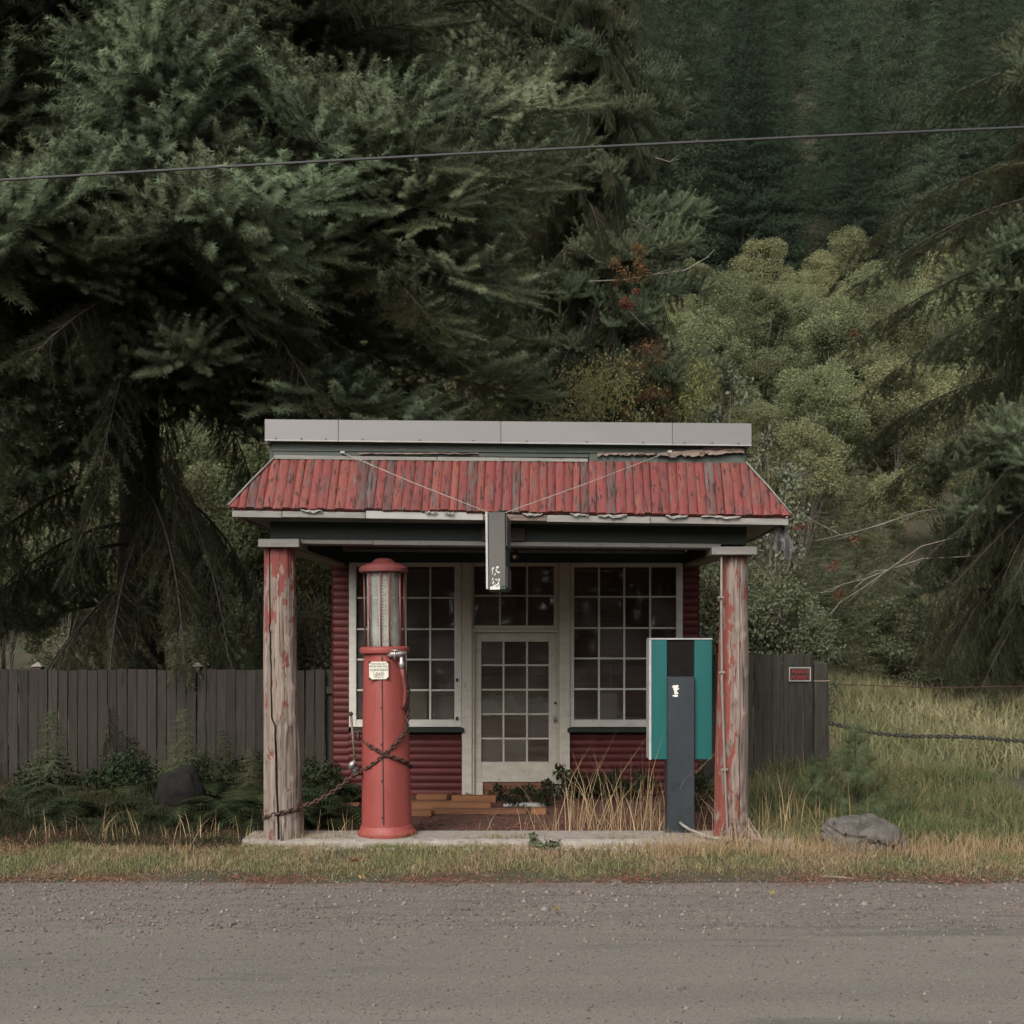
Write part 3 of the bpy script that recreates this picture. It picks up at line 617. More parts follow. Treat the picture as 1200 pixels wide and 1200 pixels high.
# log posts
def log_post(name, Y, prof, crack, mt, red):
    """prof: (py, pxl, pxr) rows top to bottom at depth Y (axis)"""
    bm = bmesh.new(); seg, rings_n = 150, 110; rings = []
    zt, zb = wz(prof[0][0], Y), wz(prof[-1][0], Y)
    rows = [(wz(p[0], Y), wx((p[1] + p[2]) / 2, Y), (p[2] - p[1]) / 2 / S(Y)) for p in prof]
    cr = [(wz(p[0], Y), p[1]) for p in crack]
    kn = [(random.uniform(zb + .15, zt - .3), random.uniform(-2.5, -.5), random.uniform(.010, .024)) for _ in range(22)]
    def at(tab, z, k):
        for p, q in zip(tab, tab[1:]):
            if q[0] <= z <= p[0]: t = (z - p[0]) / (q[0] - p[0]); return p[k] + (q[k] - p[k]) * sm(t)
        return tab[-1][k] if z < tab[-1][0] else tab[0][k]
    for i in range(rings_n + 1):
        z = lerp(zt, zb, i / rings_n); cx, r = at(rows, z, 1), at(rows, z, 2)
        cx_crack = (at(cr, z, 1) - VX) / S(Y)
        ac = -math.acos(max(-1, min(1, (cx_crack - cx) / r))) if cr else 99
        ring = []
        dl = (.055 + .03 * mnoise.noise(Vector((0, 0, z * 2.1)))) if red == 0 else .022
        offs = [-dl, -dl * .75, dl * .75, dl] + [dl + (2 * math.pi - 2 * dl) * (k + 1) / (seg - 3) for k in range(seg - 4)]
        for k in range(seg):
            a = (ac + offs[k] + math.pi) % (2 * math.pi) - math.pi
            q = r * (1 + .075 * mnoise.noise(Vector((math.cos(a) * 1.6, math.sin(a) * 1.6, z * .9 + cx))) + .014 * mnoise.noise(Vector((math.cos(a) * 9, math.sin(a) * 9, z * 1.2)))) + .0035 * mnoise.noise(Vector((math.cos(a) * 17, math.sin(a) * 17, z * 1.6 + 4))) - .006 * max(0, .12 - abs(mnoise.noise(Vector((math.cos(a) * 6, math.sin(a) * 6, z * .7 + 9))))) / .12
            for kz, ka, kh in kn:
                d = ((z - kz) / .036) ** 2 + ((a - ka) * r / .030) ** 2
                if d < 6: q += kh * (math.exp(-d) - .55 * math.exp(-d * 6))
            p = Vector((cx + q * math.cos(a), Y + q * math.sin(a), z))
            if k in (1, 2):            # the drying crack runs in at a slant, deep into the log
                vd = Vector((cx, Y - CAMY, 0)).normalized(); p += vd * .115
            ring.append(bm.verts.new(p))
        rings.append(ring)
    for a, b in zip(rings, rings[1:]):
        for k in range(seg): bm.faces.new((a[k], a[(k + 1) % seg], b[(k + 1) % seg], b[k]))
    bm.faces.new(rings[0]); bm.faces.new(rings[-1][::-1])
    return bm_obj(name, bm, mt, st, True)
PY = .10
post1 = log_post('log_post', PY, [(640, 310, 346.5), (710, 310, 347.5), (760, 309.5, 348), (830, 309.5, 351), (900, 309.5, 353.5), (950, 309.5, 354), (983, 309, 356.5)],
         [(640, 319.5), (700, 320), (780, 321.5), (840, 323), (850, 327.5), (900, 329), (985, 332)], M['post'], 0)
post1['label'] = 'grey split log post with red paint left near its top'
post2 = log_post('log_post', PY, [(648, 844.5, 875.5), (720, 843.5, 875.5), (780, 841, 877), (860, 839, 876.5), (930, 838, 876), (965, 837, 878), (984, 835, 881)],
         [(648, 865), (800, 864), (985, 863)], M['postr'], 1)
post2['label'] = 'log post red on one side and bare grey on the other'
def cap(parent, px0, px1, py0, py1):
    Y = PY - .22
    a = box('post_cap', wx(px0, Y), wx(px1, Y), Y, Y + .44, wz(py1, Y), wz(py0, Y), M['trimgrey'], parent, .004)
cap(post1, 302.5, 350.3, 631.5, 641); cap(post2, 834.2, 887.3, 640.5, 650)
tube('conduit', [W(845.5, 650, PY - .165), W(845.3, 720, PY - .17), W(846, 800, PY - .18), W(848, 860, PY - .185), W(850.5, 930, PY - .19), W(852.5, 972, PY - .19), W(852.5, 983, PY - .19)], .011, M['conduit'], post2)
for py, px in ((700, 845.3), (788, 845.8), (902, 849.3)):
    c = W(px, py, PY - .2); box('conduit_clip', c.x - .03, c.x + .03, c.y, c.y + .03, c.z - .01, c.z + .01, M['conduit'], post2, .002)
# splintered foot of the second post
bm = bmesh.new()
for i in range(46):
    px = random.uniform(846, 884); x = wx(px, -.12); yb = -.12 + random.uniform(-.06, .06); h = random.uniform(.06, .24); ln = (px - 862) / 22 * .10
    p = Vector((x + ln * .7, yb, -.01)); q = Vector((x + random.uniform(-.02, .02), yb + .06, h * .6)); t = Vector((x - ln * .5 + random.uniform(-.03, .03), yb + .08, h))
    add_tube(bm, [p, q, t], [.012, .009, .002], 4)
o = bm_obj('splintered_foot', bm, M['torn'], post2); o['kind'] = 'stuff'

# ---------------------------------------------------------------- hanging sign, bracket, guy wires
sg = root('hanging_sign', tuple(W(586, 692, -.7)), 'narrow grey and green box sign hanging edge-on under the eave', 'sign')
SYf, SYb = -1.0, -.42
bm = bmesh.new(); x0, x1 = wx(574.2, SYf), wx(594.6, SYf); z0, z1 = wz(691, SYf), wz(600, SYf)
add_box(bm, x0, x1, SYf, SYb, z0, z1, .006); bm_obj('sign_box', bm, M['signgreen'], sg)
box('face', x0 + .004, x1 - .004, SYf - .006, SYf - .001, z0 + .03, z1 - .005, M['signgrey'], sg, .002)
box('edge_flange', x0 - .022, x0 - .002, SYf - .012, SYb, z0 + .005, z1, M['alu'], sg, .003)
for za, zb in ((z1 - .30, z1 - .02), (z0 + .02, z0 + .2)):
    box('side_panel', x1 + .001, x1 + .012, SYf + .02, SYb - .02, za, zb, M['signgrey'], sg, .002)
bm = bmesh.new()
for i in range(26):
    cx = lerp(x0, x1, random.uniform(.22, .62)); cz = z0 + random.choice((random.uniform(.02, .06), random.uniform(.13, .20), random.uniform(.05, .14)))
    sx, sz = random.uniform(.004, .012), random.uniform(.004, .02)
    t = bmesh.new(); bmesh.ops.create_circle(t, cap_ends=True, radius=1, segments=7)
    for v in t.verts: v.co = Vector((cx + v.co.x * sx * random.uniform(.4, 1.2), SYf - .0085 - .0001 * i, cz + v.co.y * sz * random.uniform(.4, 1.2)))
    join(bm, t)
add_box(bm, x0 + .012, x0 + .10, SYf - .010, SYf - .0067, z0 + .001, z0 + .028, 0)
o = bm_obj('paint_flecks', bm, M['paper'], sg); o['kind'] = 'stuff'
tp = [Vector((lerp(x0, x1, .1), SYf + .1, z1)), Vector((lerp(x0, x1, .9), SYf + .1, z1))]
for p, q in ((W(398, 527, -.1), tp[0]), (W(782, 532.5, -.1), tp[1])):
    tube('guy_wire', [p, p.lerp(q, .5) - Vector((0, 0, .01)), q], .0036, M['guy'], sg, 6)
    box('turnbuckle', p.x - .012, p.x + .03, p.y - .01, p.y + .012, p.z - .012, p.z + .012, M['guy'], sg, .003)
tube('hanger_rod', [Vector((lerp(x0, x1, .5), SYb + .05, z1 - .1)), Vector((lerp(x0, x1, .5) + .02, -.02, z1 - .12))], .02, M['black'], sg)
tube('hanger_rod', [Vector((lerp(x0, x1, .5), SYf + .2, z1)), Vector((lerp(x0, x1, .5), SYf + .3, z1 + .05)), Vector((lerp(x0, x1, .5), -.33, z1 + .06))], .012, M['black'], sg)
sg.rotation_euler = (0, R(-.6), R(-2.2))
pbox('beam_block', 564, 615.5, 617.5, 634, -.06, .058, M['bracket'], st)
lf = root('porch_lamp_holder', tuple(W(604, 641, .6)), 'small dark lamp holder under the beam beside the hanging sign', 'lamp')
tube('stem', [W(604.5, 636, .6), W(604.5, 647, .6)], .018, M['black'], lf); tube('socket', [W(604.5, 647, .6), W(604.5, 656, .6)], .034, M['bracket'], lf)
bm = bmesh.new(); rock_mesh(bm, W(603, 652, .56), .02, sub=2, amp=.05); bm_obj('bulb', bm, M['paper'], lf, True)

# torn felt hanging off the eave corner
def flap(name, cols, Y, m, label, cat):
    bm = bmesh.new(); P = []
    for px, a, b in cols:
        col = []
        for j in range(6):
            t = j / 5; col.append(W(px + random.uniform(-1, 1) * t, lerp(a, b, t), Y + .06 * math.sin(px * .7 + t * 3) * t + random.uniform(-.01, .01)))
        P.append(col)
    for p, q in zip(P, P[1:]):
        for j in range(5): add_hexa(bm, [p[j], q[j], q[j + 1], p[j + 1]], [v + Vector((0, .008, 0)) for v in (p[j], q[j], q[j + 1], p[j + 1])])
    return tag(bm_obj(name, bm, m), label, cat)
flap('torn_felt', [(907, 618, 645), (911, 615, 648), (914, 613, 646), (917, 612, 641), (920, 612, 655), (924, 624, 657), (928, 634, 655), (932, 645, 653)], -.22, M['rag'], 'torn grey roofing felt dangling below the eave corner', 'felt')

# ---------------------------------------------------------------- red gas pump
GX, GY = wx(453.5, .22), .22
pr = root('gas_pump', (GX, GY, 0), 'old red visible gas pump with glass cylinder on top', 'gas pump')
lathe('base_flange', GX, GY, [(.285, .0), (.287, .03), (.275, .045), (.262, .06), (.25, .10)], M['pump'], pr)
body = lathe('body', GX, GY, [(.245, .1005), (.243, .2), (.233, .8), (.217, 1.4), (.204, 1.765)], M['pump'], pr, 64, ex=2.5, rot=R(45))
def pump_r(z): return lerp(.243, .204, (z - .1) / 1.66)
def on_pump(px, py, lift=.012):
    """point on the pump's front surface seen at this photo position"""
    Yc = GY
    for _ in range(6):
        z = wz(py, Yc); r = pump_r(z) * 1.0; x = wx(px, Yc) - GX; Yc = GY - math.sqrt(max(r * r - x * x, 0.0004)) - lift
    return W(px, py, Yc)
bm = bmesh.new()
pts = [Vector((GX, GY - pump_r(z) * 1.035 - .0, z)) for z in np.linspace(.13, 1.74, 12)]
add_tube(bm, pts, .006, 6); bm_obj('seam', bm, M['rust'], body)
bm = bmesh.new()
for z in (.2, .55, .9, 1.25, 1.6):
    p = Vector((GX - .012, GY - pump_r(z) * 1.03, z)); add_tube(bm, [p, p - Vector((0, .012, 0))], .008, 8)
o = bm_obj('rivets', bm, M['rust'], body); o['kind'] = 'stuff'
lathe('collar', GX, GY, [(.206, 1.766), (.236, 1.775), (.244, 1.80), (.24, 1.825), (.215, 1.838)], M['pump'], pr)
ZT, ZG = 2.56, 1.839
bm = bmesh.new(); seg = 48
for r, flip in ((.165, 0),):
    A = [bm.verts.new((GX + r * math.cos(2 * math.pi * k / seg), GY + r * math.sin(2 * math.pi * k / seg), ZG)) for k in range(seg)]
    B = [bm.verts.new((v.co.x, v.co.y, ZT)) for v in A]
    for k in range(seg): bm.faces.new((A[k], A[(k + 1) % seg], B[(k + 1) % seg], B[k]))
bm_obj('glass_cylinder', bm, M['cyl'], pr, True)
box('gauge_strip', GX - .05, GX + .05, GY - .02, GY - .012, ZG, ZT, M['inner'], pr, .002)
bm = bmesh.new()
for k in range(22):
    z = ZG + .05 + k * .03; add_box(bm, GX - .03, GX - (.0 if k % 5 else -.025), GY - .024, GY - .0205, z - .003, z + .003, 0)
o = bm_obj('gauge_marks', bm, M['blackp'], pr); o['kind'] = 'stuff'
for k in range(10):
    fo = bpy.data.curves.new('numeral', 'FONT'); fo.body = str(k + 1); fo.size = .035; fo.align_x = 'CENTER'
    fo.materials.append(M['blackp']); t = bpy.data.objects.new('numeral', font_mesh(fo, 'numeral')); C.objects.link(t); t.parent = pr; t.matrix_parent_inverse = Matrix.Translation(-Vector(pr.location))
    t.location = (GX + .018, GY - .0225, ZG + .05 + (9 - k) * .065); t.rotation_euler = (R(90), 0, 0)
tube('inner_pipe', [(GX + .07, GY + .03, ZG), (GX + .07, GY + .03, ZT - .05)], .014, M['pumpdark'], pr)
tube('inner_pipe', [(GX - .06, GY + .06, ZG), (GX - .06, GY + .06, ZT - .12)], .012, M['pumpdark'], pr)
for a in (8, 52, 112, 172, 232, 292, 330, 268):
    x, y = GX + .196 * math.cos(R(a)), GY + .196 * math.sin(R(a)); tube('tie_rod', [(x, y, ZG - .01), (x, y, ZT + .01)], .0085, M['pumpdark'], pr, 8)
lathe('cap', GX, GY, [(.215, ZT), (.238, ZT + .008), (.242, ZT + .04), (.225, ZT + .062), (.17, ZT + .085), (.115, ZT + .10), (.095, ZT + .125), (.06, ZT + .14), (.01, ZT + .145)], M['pumpdark'], pr)
# hose valve and hose
c = on_pump(466, 768, .03)
bm = bmesh.new(); add_tube(bm, [c + Vector((-.07, .0, .0)), c + Vector((-.02, -.02, .01)), c + Vector((.05, -.02, .015)), c + Vector((.11, .0, .02))], [.024, .034, .028, .014], 10)
add_tube(bm, [c + Vector((.055, .0, .02)), c + Vector((.06, .0, -.06)), c + Vector((.06, .0, -.075)), c + Vector((.062, .0, -.14))], [.022, .02, .028, .016], 10)
add_tube(bm, [c + Vector((0, -.05, .04)), c + Vector((0, -.05, -.04))], .012, 8); add_tube(bm, [c + Vector((-.03, -.05, .045)), c + Vector((.04, -.055, .045))], .012, 8)
bm_obj('valve', bm, M['steel'], pr, True)
tube('hose', [c + Vector((.062, 0, -.13)), c + Vector((.075, .02, -.22)), c + Vector((.088, .05, -.34)), c + Vector((.078, .06, -.46)), c + Vector((.06, .07, -.52))], .019, M['pumpdark'], pr, 12)
# lever on the left with ball, bracket, nozzle
lx = wx(415, .2)
tube('lever', [W(413.3, 838, .18), W(415.5, 870, .18), W(417.6, 898, .18)], .012, M['galv'], pr)
bm = bmesh.new(); rock_mesh(bm, W(413, 836, .18), .024, sub=2, amp=.02); bm_obj('lever_knob', bm, M['black'], pr, True)
bm = bmesh.new(); add_tube(bm, [W(415, 858.5, .19), W(422, 857, .2), W(430, 857.5, .22)], .014, 8); add_tube(bm, [W(421, 858, .17), W(421.5, 868, .17)], .012, 6); bm_obj('lever_bracket', bm, M['rust'], pr, True)
bm = bmesh.new(); add_tube(bm, [W(410.5, 901, .16), W(413.5, 896, .16), W(417, 891, .16)], [.02, .036, .022], 10); bm_obj('nozzle_handle', bm, M['steel'], pr, True)
bm = bmesh.new(); rock_mesh(bm, W(418, 902, .17), .04, (1.1, 1, 1), 2, 3, .3); add_tube(bm, [W(417, 900, .15), W(417.5, 909, .15)], [.03, .026], 8); add_tube(bm, [W(414, 903, .18), W(430, 906, .22)], .018, 8); bm_obj('crank_joint', bm, M['black'], pr, True)
# plate
zc, xc = wz(786, .0), wx(448, .0)
pl_y = GY - pump_r(1.62) * 1.04 - .012
a, b, ch = .092, .084, .022
bm = bmesh.new()
outl = [(-a + ch, -b), (a - ch, -b), (a - ch * .55, -b + ch * .55), (a, -b + ch), (a, b - ch), (a - ch * .55, b - ch * .55), (a - ch, b), (-a + ch, b), (-a + ch * .55, b - ch * .55), (-a, b - ch), (-a, -b + ch), (-a + ch * .55, -b + ch * .55)]
pxc = GX + (448 - 453.5) / S(0) + .016
fv = [bm.verts.new((pxc + x, pl_y, 1.61 + z)) for x, z in outl]; bv = [bm.verts.new((v.co.x, pl_y + .012, v.co.z)) for v in fv]
bm.faces.new(fv); bm.faces.new(bv[::-1])
for i in range(12): bm.faces.new((fv[i], bv[i], bv[(i + 1) % 12], fv[(i + 1) % 12]))
pl = bm_obj('warning_plate', bm, M['plate'], pr)
pl['label'] = 'cream notched plate lettered CONTAINS LEAD'
def text(s, size, x, y, z, m, parent, name='lettering', rotz=0, ex=.001, sx=1.0):
    fo = bpy.data.curves.new(name, 'FONT'); fo.body = s; fo.size = size; fo.align_x = 'CENTER'; fo.extrude = ex; fo.materials.append(m)
    t = bpy.data.objects.new(name, font_mesh(fo, name)); C.objects.link(t); t.parent = parent
    if parent.type == 'EMPTY': t.matrix_parent_inverse = Matrix.Translation(-Vector(parent.location))
    t.location = (x, y, z); t.rotation_euler = (R(90), 0, rotz); t.scale = (sx, 1, 1); return t
for s_, sz, dz in (('FOR USE AS A', .024, .056), ('MOTOR FUEL ONLY', .021, .032), ('CONTAINS', .034, -.006), ('LEAD', .043, -.048), ('(TETRAETHYL)', .014, -.068)):
    text(s_, sz, pxc, pl_y - .0022, 1.61 + dz, M['ink'], pl)
bm = bmesh.new()
for sx_ in (-1, 1):
    for sz_ in (-1, 1): add_box(bm, pxc + sx_ * (a - .004) - .012, pxc + sx_ * (a - .004) + .012, pl_y + .008, pl_y + .02, 1.61 + sz_ * (b - .003) - .012, 1.61 + sz_ * (b - .003) + .012, .003)
bm_obj('corner_clip', bm, M['rust'], pl)
pr.rotation_euler = (0, R(-.75), 0)

# chain: post -> lever -> crossed round the pump
def chain(name, pts, m, label, link_l=.060, r=.0095):
    P = [Vector(p) for p in pts]; L_ = [0]
    for p, q in zip(P, P[1:]): L_.append(L_[-1] + (q - p).length)
    def at(d):
        for i in range(len(P) - 1):
            if L_[i] <= d <= L_[i + 1]: return P[i].lerp(P[i + 1], (d - L_[i]) / max(1e-6, L_[i + 1] - L_[i]))
        return P[-1]
    bm = bmesh.new(); step = link_l * .72; n = int(L_[-1] / step)
    for i in range(n):
        p, q = at(i * step), at(min((i + 1) * step, L_[-1])); c = (p + q) / 2; d = (q - p).normalized() if (q - p).length > 1e-5 else Vector((1, 0, 0))
        u = d.cross(Vector((0, 1, .15))).normalized(); v = d.cross(u)
        if i % 2: u, v = v, u
        ring = []
        for k in range(10):
            a = 2 * math.pi * k / 10; cen = c + d * math.cos(a) * link_l * .5 + u * math.sin(a) * link_l * .27
            out = (d * math.cos(a) + u * math.sin(a)).normalized()
            ring.append([bm.verts.new(cen + (out * math.cos(b) + v * math.sin(b)) * r) for b in (0, 1.57, 3.14, 4.71)])
        for k in range(10):
            A, B = ring[k], ring[(k + 1) % 10]
            for j in range(4): bm.faces.new((A[j], A[(j + 1) % 4], B[(j + 1) % 4], B[j]))
    return tag(bm_obj(name, bm, m, None, True), label, 'chain')
def post_pt(px, py, lift=.015):
    Yc = PY; r0 = .19
    x = wx(px, Yc - .15) - wx(332.5, PY); return W(px, py, PY - math.sqrt(max(r0 * r0 - x * x, .001)) - lift)
wrap = [W(309, 960, PY + .1), post_pt(310, 958), post_pt(318, 955.5), post_pt(328, 953), post_pt(338, 950.5), post_pt(348, 948.5), post_pt(355, 945)]
free = [W(lerp(355, 412, t), lerp(945, 910, t) + 6 * math.sin(math.pi * t) * .8, lerp(-.02, .1, t)) for t in np.linspace(.06, 1, 10)]
up1 = [on_pump(425, 904), on_pump(432, 899), on_pump(441, 892.5), on_pump(451, 884.5), on_pump(461, 874), on_pump(470, 864), on_pump(476, 856), on_pump(477.5, 846), on_pump(478, 830), on_pump(478.3, 812), on_pump(477, 800)]
chain('chain', wrap + free + [W(418, 907, .06)] + up1, M['rust'], 'rusty chain running from the split log post up across the red pump')
up2 = [on_pump(421, 858, .03), on_pump(425, 866), on_pump(433, 874), on_pump(442, 879.5, .02), on_pump(451, 884.5, .028), on_pump(462, 888), on_pump(472, 891.5), on_pump(479, 895), on_pump(481.5, 899)]
chain('chain', up2 + [Vector((GX + .15, GY + .22, .62)), Vector((GX - .1, GY + .26, .65)), Vector((GX - .24, GY + .1, .75))], M['rust'], 'shorter dark chain looped around the red pump crossing the long one')

# ---------------------------------------------------------------- teal pump with slate pedestal
TY = .30
tp_ = root('fuel_dispenser', tuple(W(797, 975, TY)), 'teal and slate fuel dispenser with an empty black opening beside the log post', 'fuel pump')
cx0, cx1 = wx(763.5, TY), wx(834.5, TY); cz0, cz1 = wz(890, TY), wz(748.5, TY)
px0, px1 = wx(782.3, TY - .06), wx(814, TY - .06)
box('cabinet_back', cx0, cx1, TY + .03, TY + .30, cz0, cz1, M['alu'], tp_, .006)
ex0, ex1 = wx(782, TY), wx(813.5, TY)
box('teal_panel', cx0, ex0 - .002, TY, TY + .029, cz0, cz1 - .012, M['teal'], tp_, .004)
box('teal_panel', ex1 + .002, cx1, TY, TY + .029, cz0, cz1 - .012, M['teal'], tp_, .004)
box('recess', ex0, ex1, TY + .016, TY + .028, cz0 + .2, cz1 - .012, M['recessblack'], tp_, .001)
box('top_trim', cx0 - .02, cx1 + .004, TY - .006, TY + .302, cz1 - .010, cz1 + .006, M['alu'], tp_, .003)
box('side_trim', cx0 - .024, cx0 - .001, TY - .004, TY + .30, cz0 - .004, cz1 - .011, M['alu'], tp_, .003)
box('pedestal', px0, px1, TY - .06, TY + .22, wz(975.5, TY), wz(793, TY - .06), M['slate'], tp_, .006)
box('pedestal_foot', px0 - .02, px1 + .02, TY - .09, TY + .25, -.002, .012, M['steel'], tp_, .003)
bm = bmesh.new(); sy = TY - .0635
for dx, dz, sx_, sz_ in ((-.012, .045, .02, .016), (.016, .05, .016, .012), (.004, .022, .03, .018), (.002, -.01, .016, .024), (.0, -.045, .03, .010), (.018, -.02, .012, .01)):
    c = W(791.5, 810, TY - .06); t = bmesh.new(); bmesh.ops.create_circle(t, cap_ends=True, radius=1, segments=9)
    for v in t.verts: v.co = Vector((c.x + dx + v.co.x * sx_ * random.uniform(.8, 1.15), sy, c.z + dz + v.co.y * sz_ * random.uniform(.8, 1.15)))
    ex_ = bmesh.ops.extrude_face_region(t, geom=t.faces[:]); bmesh.ops.translate(t, vec=(0, .0028, 0), verts=[g for g in ex_['geom'] if isinstance(g, bmesh.types.BMVert)])
    join(bm, t); sy -= .0004
bm_obj('torn_sticker', bm, M['paper'], tp_)
bm = bmesh.new(); c = W(798, 956, TY - .06); add_tube(bm, [c + Vector((0, .01, 0)), c - Vector((0, .004, 0))], .022, 10); c = W(800, 898, TY - .06); add_tube(bm, [c + Vector((0, .01, 0)), c - Vector((0, .002, 0))], .01, 8)
bm_obj('bolt_hole', bm, M['black'], tp_)
tube('loose_cable', [W(797, 964, TY - .07), W(800, 967, TY - .12), W(808, 972, TY - .2), W(818, 976, -.05), W(828, 980, -.1), W(838, 982.5, -.12), W(848, 981, -.13)], .014, M['guy'], tp_)

# ---------------------------------------------------------------- loose planks on the porch
def plank(px0, px1, py0, py1, Y, d, m, label, rz=0):
    Y = FPX * (CAMZ + .043) / (py1 - VY) + CAMY; Y = min(Y, 3.2)
    o = pbox('loose_plank', px0, px1, py0, py1, Y, d, m, None, .004); return tag(o, label, 'plank', 'loose planks on the porch floor')
plank(488, 524, 931.5, 937.5, 3.1, .12, M['plank'], 'short orange plank end leaning on the red siding beside the pump')
plank(529, 581, 933, 941, 2.75, .14, M['plank'], 'orange plank lying against the foot of the door casing')
plank(478, 575, 941.3, 949, 2.5, .22, M['plank'], 'thick orange plank at the middle of the porch plank pile')
plank(506, 617, 949.3, 954.6, 2.25, .2, M['kick'], 'longest pinkish plank at the front of the porch plank pile')
plank(479, 505.5, 951, 957, 2.2, .2, M['plank'], 'stub of plank at the front of the pile next to the pump')
plank(622, 640, 948, 955, 2.3, .15, M['plank'], 'small broken plank lying alone in front of the door')
plank(380, 420, 943, 948, 2.2, .2, M['kick'], 'dark plank on the porch floor between log post and pump')
plank(590, 640, 942, 945.5, 2.7, .12, M['alu'], 'grey metal strip lying in weeds below the door')

# things inside, behind the glass
def crate(px0, px1, py0, py1, Y, d, label, m=M['card']):
    r_ = root('cardboard_box', tuple(W((px0 + px1) / 2, py1, Y)), label, 'box'); x0, x1 = wx(px0, Y), wx(px1, Y); z0, z1 = wz(py1, Y), wz(py0, Y)
    box('carton', x0, x1, Y, Y + d, z0, z1, m, r_, .004)
    bm = bmesh.new(); add_box(bm, x0 - .01, (x0 + x1) / 2, Y - .004, Y + .02, z1 + .002, z1 + .014, 0, rot=Euler((0, R(14), 0)), piv=(x0, Y, z1)); bm_obj('flap', bm, m, r_)
crate(478, 500, 808, 850, 4.6, .4, 'pale box behind the window beside the red pump')
crate(508, 532, 816, 850, 4.9, .4, 'pale box at the window corner nearest the door casing')
crate(700, 722, 812, 852, 4.8, .4, 'pale box low behind the window by the teal dispenser')
tb = root('shop_counter', (0, 5.2, 0), 'long dark counter inside behind the windows', 'counter')
box('top', xl + .3, xr - .3, 5.1, 5.7, .78, .83, M['wood_in'], tb); box('front', xl + .35, xr - .35, 5.15, 5.19, .0, .78, M['wood_in'], tb)
bm = bmesh.new(); bmesh.ops.create_grid(bm, x_segments=50, y_segments=16, size=.5)
for v in bm.verts:
    x, y = v.co.x, v.co.y
    h_ = .26 * math.cos(y * math.pi) * (.7 + .4 * mnoise.noise(Vector((x * 2.2, 0, 1)))) + .07 * mnoise.noise(Vector((x * 7, y * 6, 2))) + .03 * mnoise.noise(Vector((x * 17, y * 17, 2)))
    v.co = Vector((wx(604, 5.0) + x * 1.3, 5.35 + y * .6, .84 + max(h_, .0) * 1.3))
tag(bm_obj('dust_sheet', bm, M['tarp'], None, True), 'crumpled pale dust sheet on the counter behind the glazed door', 'sheet')

# ---------------------------------------------------------------- fences
def fence_board(parent, x0, x1, Y, z0, z1, m, th=.022):
    bm = bmesh.new(); add_box(bm, x0, x1, Y, Y + th, z0, z1, .003)
    bm.verts.ensure_lookup_table()
    a = random.uniform(-.006, .006); y = random.uniform(-.006, .006)
    for v in bm.verts:
        t = (v.co.z - z0) / (z1 - z0); v.co.x += a * t; v.co.y += y * t
    return bm_obj('board', bm, m, parent)
fy = 3.95
fl = root('board_fence', (wx(300, fy), fy, 0), 'dark grey vertical board fence with gaps behind the split log post', 'fence')
px = -60.0; dpx = 11.6
while px < 390:
    if px + dpx > 391: break
    Yb = fy + random.uniform(0, .006); gap = random.choice((1.3, 1.0, .8, .4))
    zt = wz(785 + random.uniform(-1.1, 1.0), fy)
    fence_board(fl, wx(px + gap / 2, fy), wx(px + dpx - gap / 2, fy), Yb, -.1, zt, M['fence']); px += dpx
for z in (.25, 1.2): box('rail', wx(-60, fy), wx(390, fy), fy + .035, fy + .075, z, z + .09, M['fence'], fl)
for p_ in (228, 40, 385):
    x = wx(p_, fy); zt = wz(786, fy); po = box('fence_post', x - .05, x + .05, fy + .08, fy + .18, -.2, zt + .01, M['fence'], fl)
    if p_ == 385: continue
    bm = bmesh.new(); add_box(bm, x - .055, x + .055, fy + .075, fy + .185, zt + .012, zt + .05, .003); bm_obj('cap_base', bm, M['bracket'], po)
    bm = bmesh.new(); t = bmesh.new(); bmesh.ops.create_cone(t, cap_ends=True, segments=4, radius1=.105, radius2=.01, depth=.06)
    bmesh.ops.rotate(t, matrix=Matrix.Rotation(R(45), 3, 'Z'), verts=t.verts); bmesh.ops.translate(t, vec=(x, fy + .13, zt + .082), verts=t.verts); join(bm, t); bm_obj('post_lantern_cap', bm, M['trimgrey'], po)
fry = 3.6
fr = root('mossy_fence', (wx(910, fry), fry, 0), 'weathered mossy board fence beside the building carrying a small red sign', 'fence')
px = 824.0
for k in range(20):
    wd = random.uniform(10.5, 13.5)
    if px + wd > 953: wd = 953 - px
    zt = wz(767 + random.uniform(-.5, .5), fry)
    fence_board(fr, wx(px + .2, fry), wx(px + wd - .2, fry), fry + random.uniform(0, .007), .0, zt, M['fencer']); px += wd
    if px >= 952.9: break
for z in (.5, 1.4): box('rail', wx(824, fry), wx(952, fry), fry + .03, fry + .07, z, z + .09, M['fencer'], fr)
bm = bmesh.new(); x0, x1 = wx(953.5, fry), wx(972, fry); zt = wz(777, fry)
add_box(bm, x0, x1, fry - .03, fry + .15, -.1, zt, .012)
for v in bm.verts:
    if v.co.z > zt - .1: v.co.z += .02 * mnoise.noise(v.co * 20); v.co.x -= .02 if v.co.x > (x0 + x1) / 2 else 0
bm_obj('end_post', bm, M['fencer'], fr)
bm = bmesh.new(); add_box(bm, x0 - .004, x1 + .003, fry - .034, fry + .154, zt - .235, zt - .215, .002); bm_obj('post_band', bm, M['torn'], fr)
ps = root('private_sign', tuple(W(937, 790, fry - .02)), 'small black sign with red PRIVATE PROPERTY lettering on the mossy fence', 'sign')
pbox('border', 924.6, 950.4, 781.8, 798.6, fry - .016, .008, M['alu'], ps, .001)
pbox('panel', 926, 949, 783.2, 797.2, fry - .020, .004, M['blackp'], ps, .001)
sx_ = wx(937.5, fry)
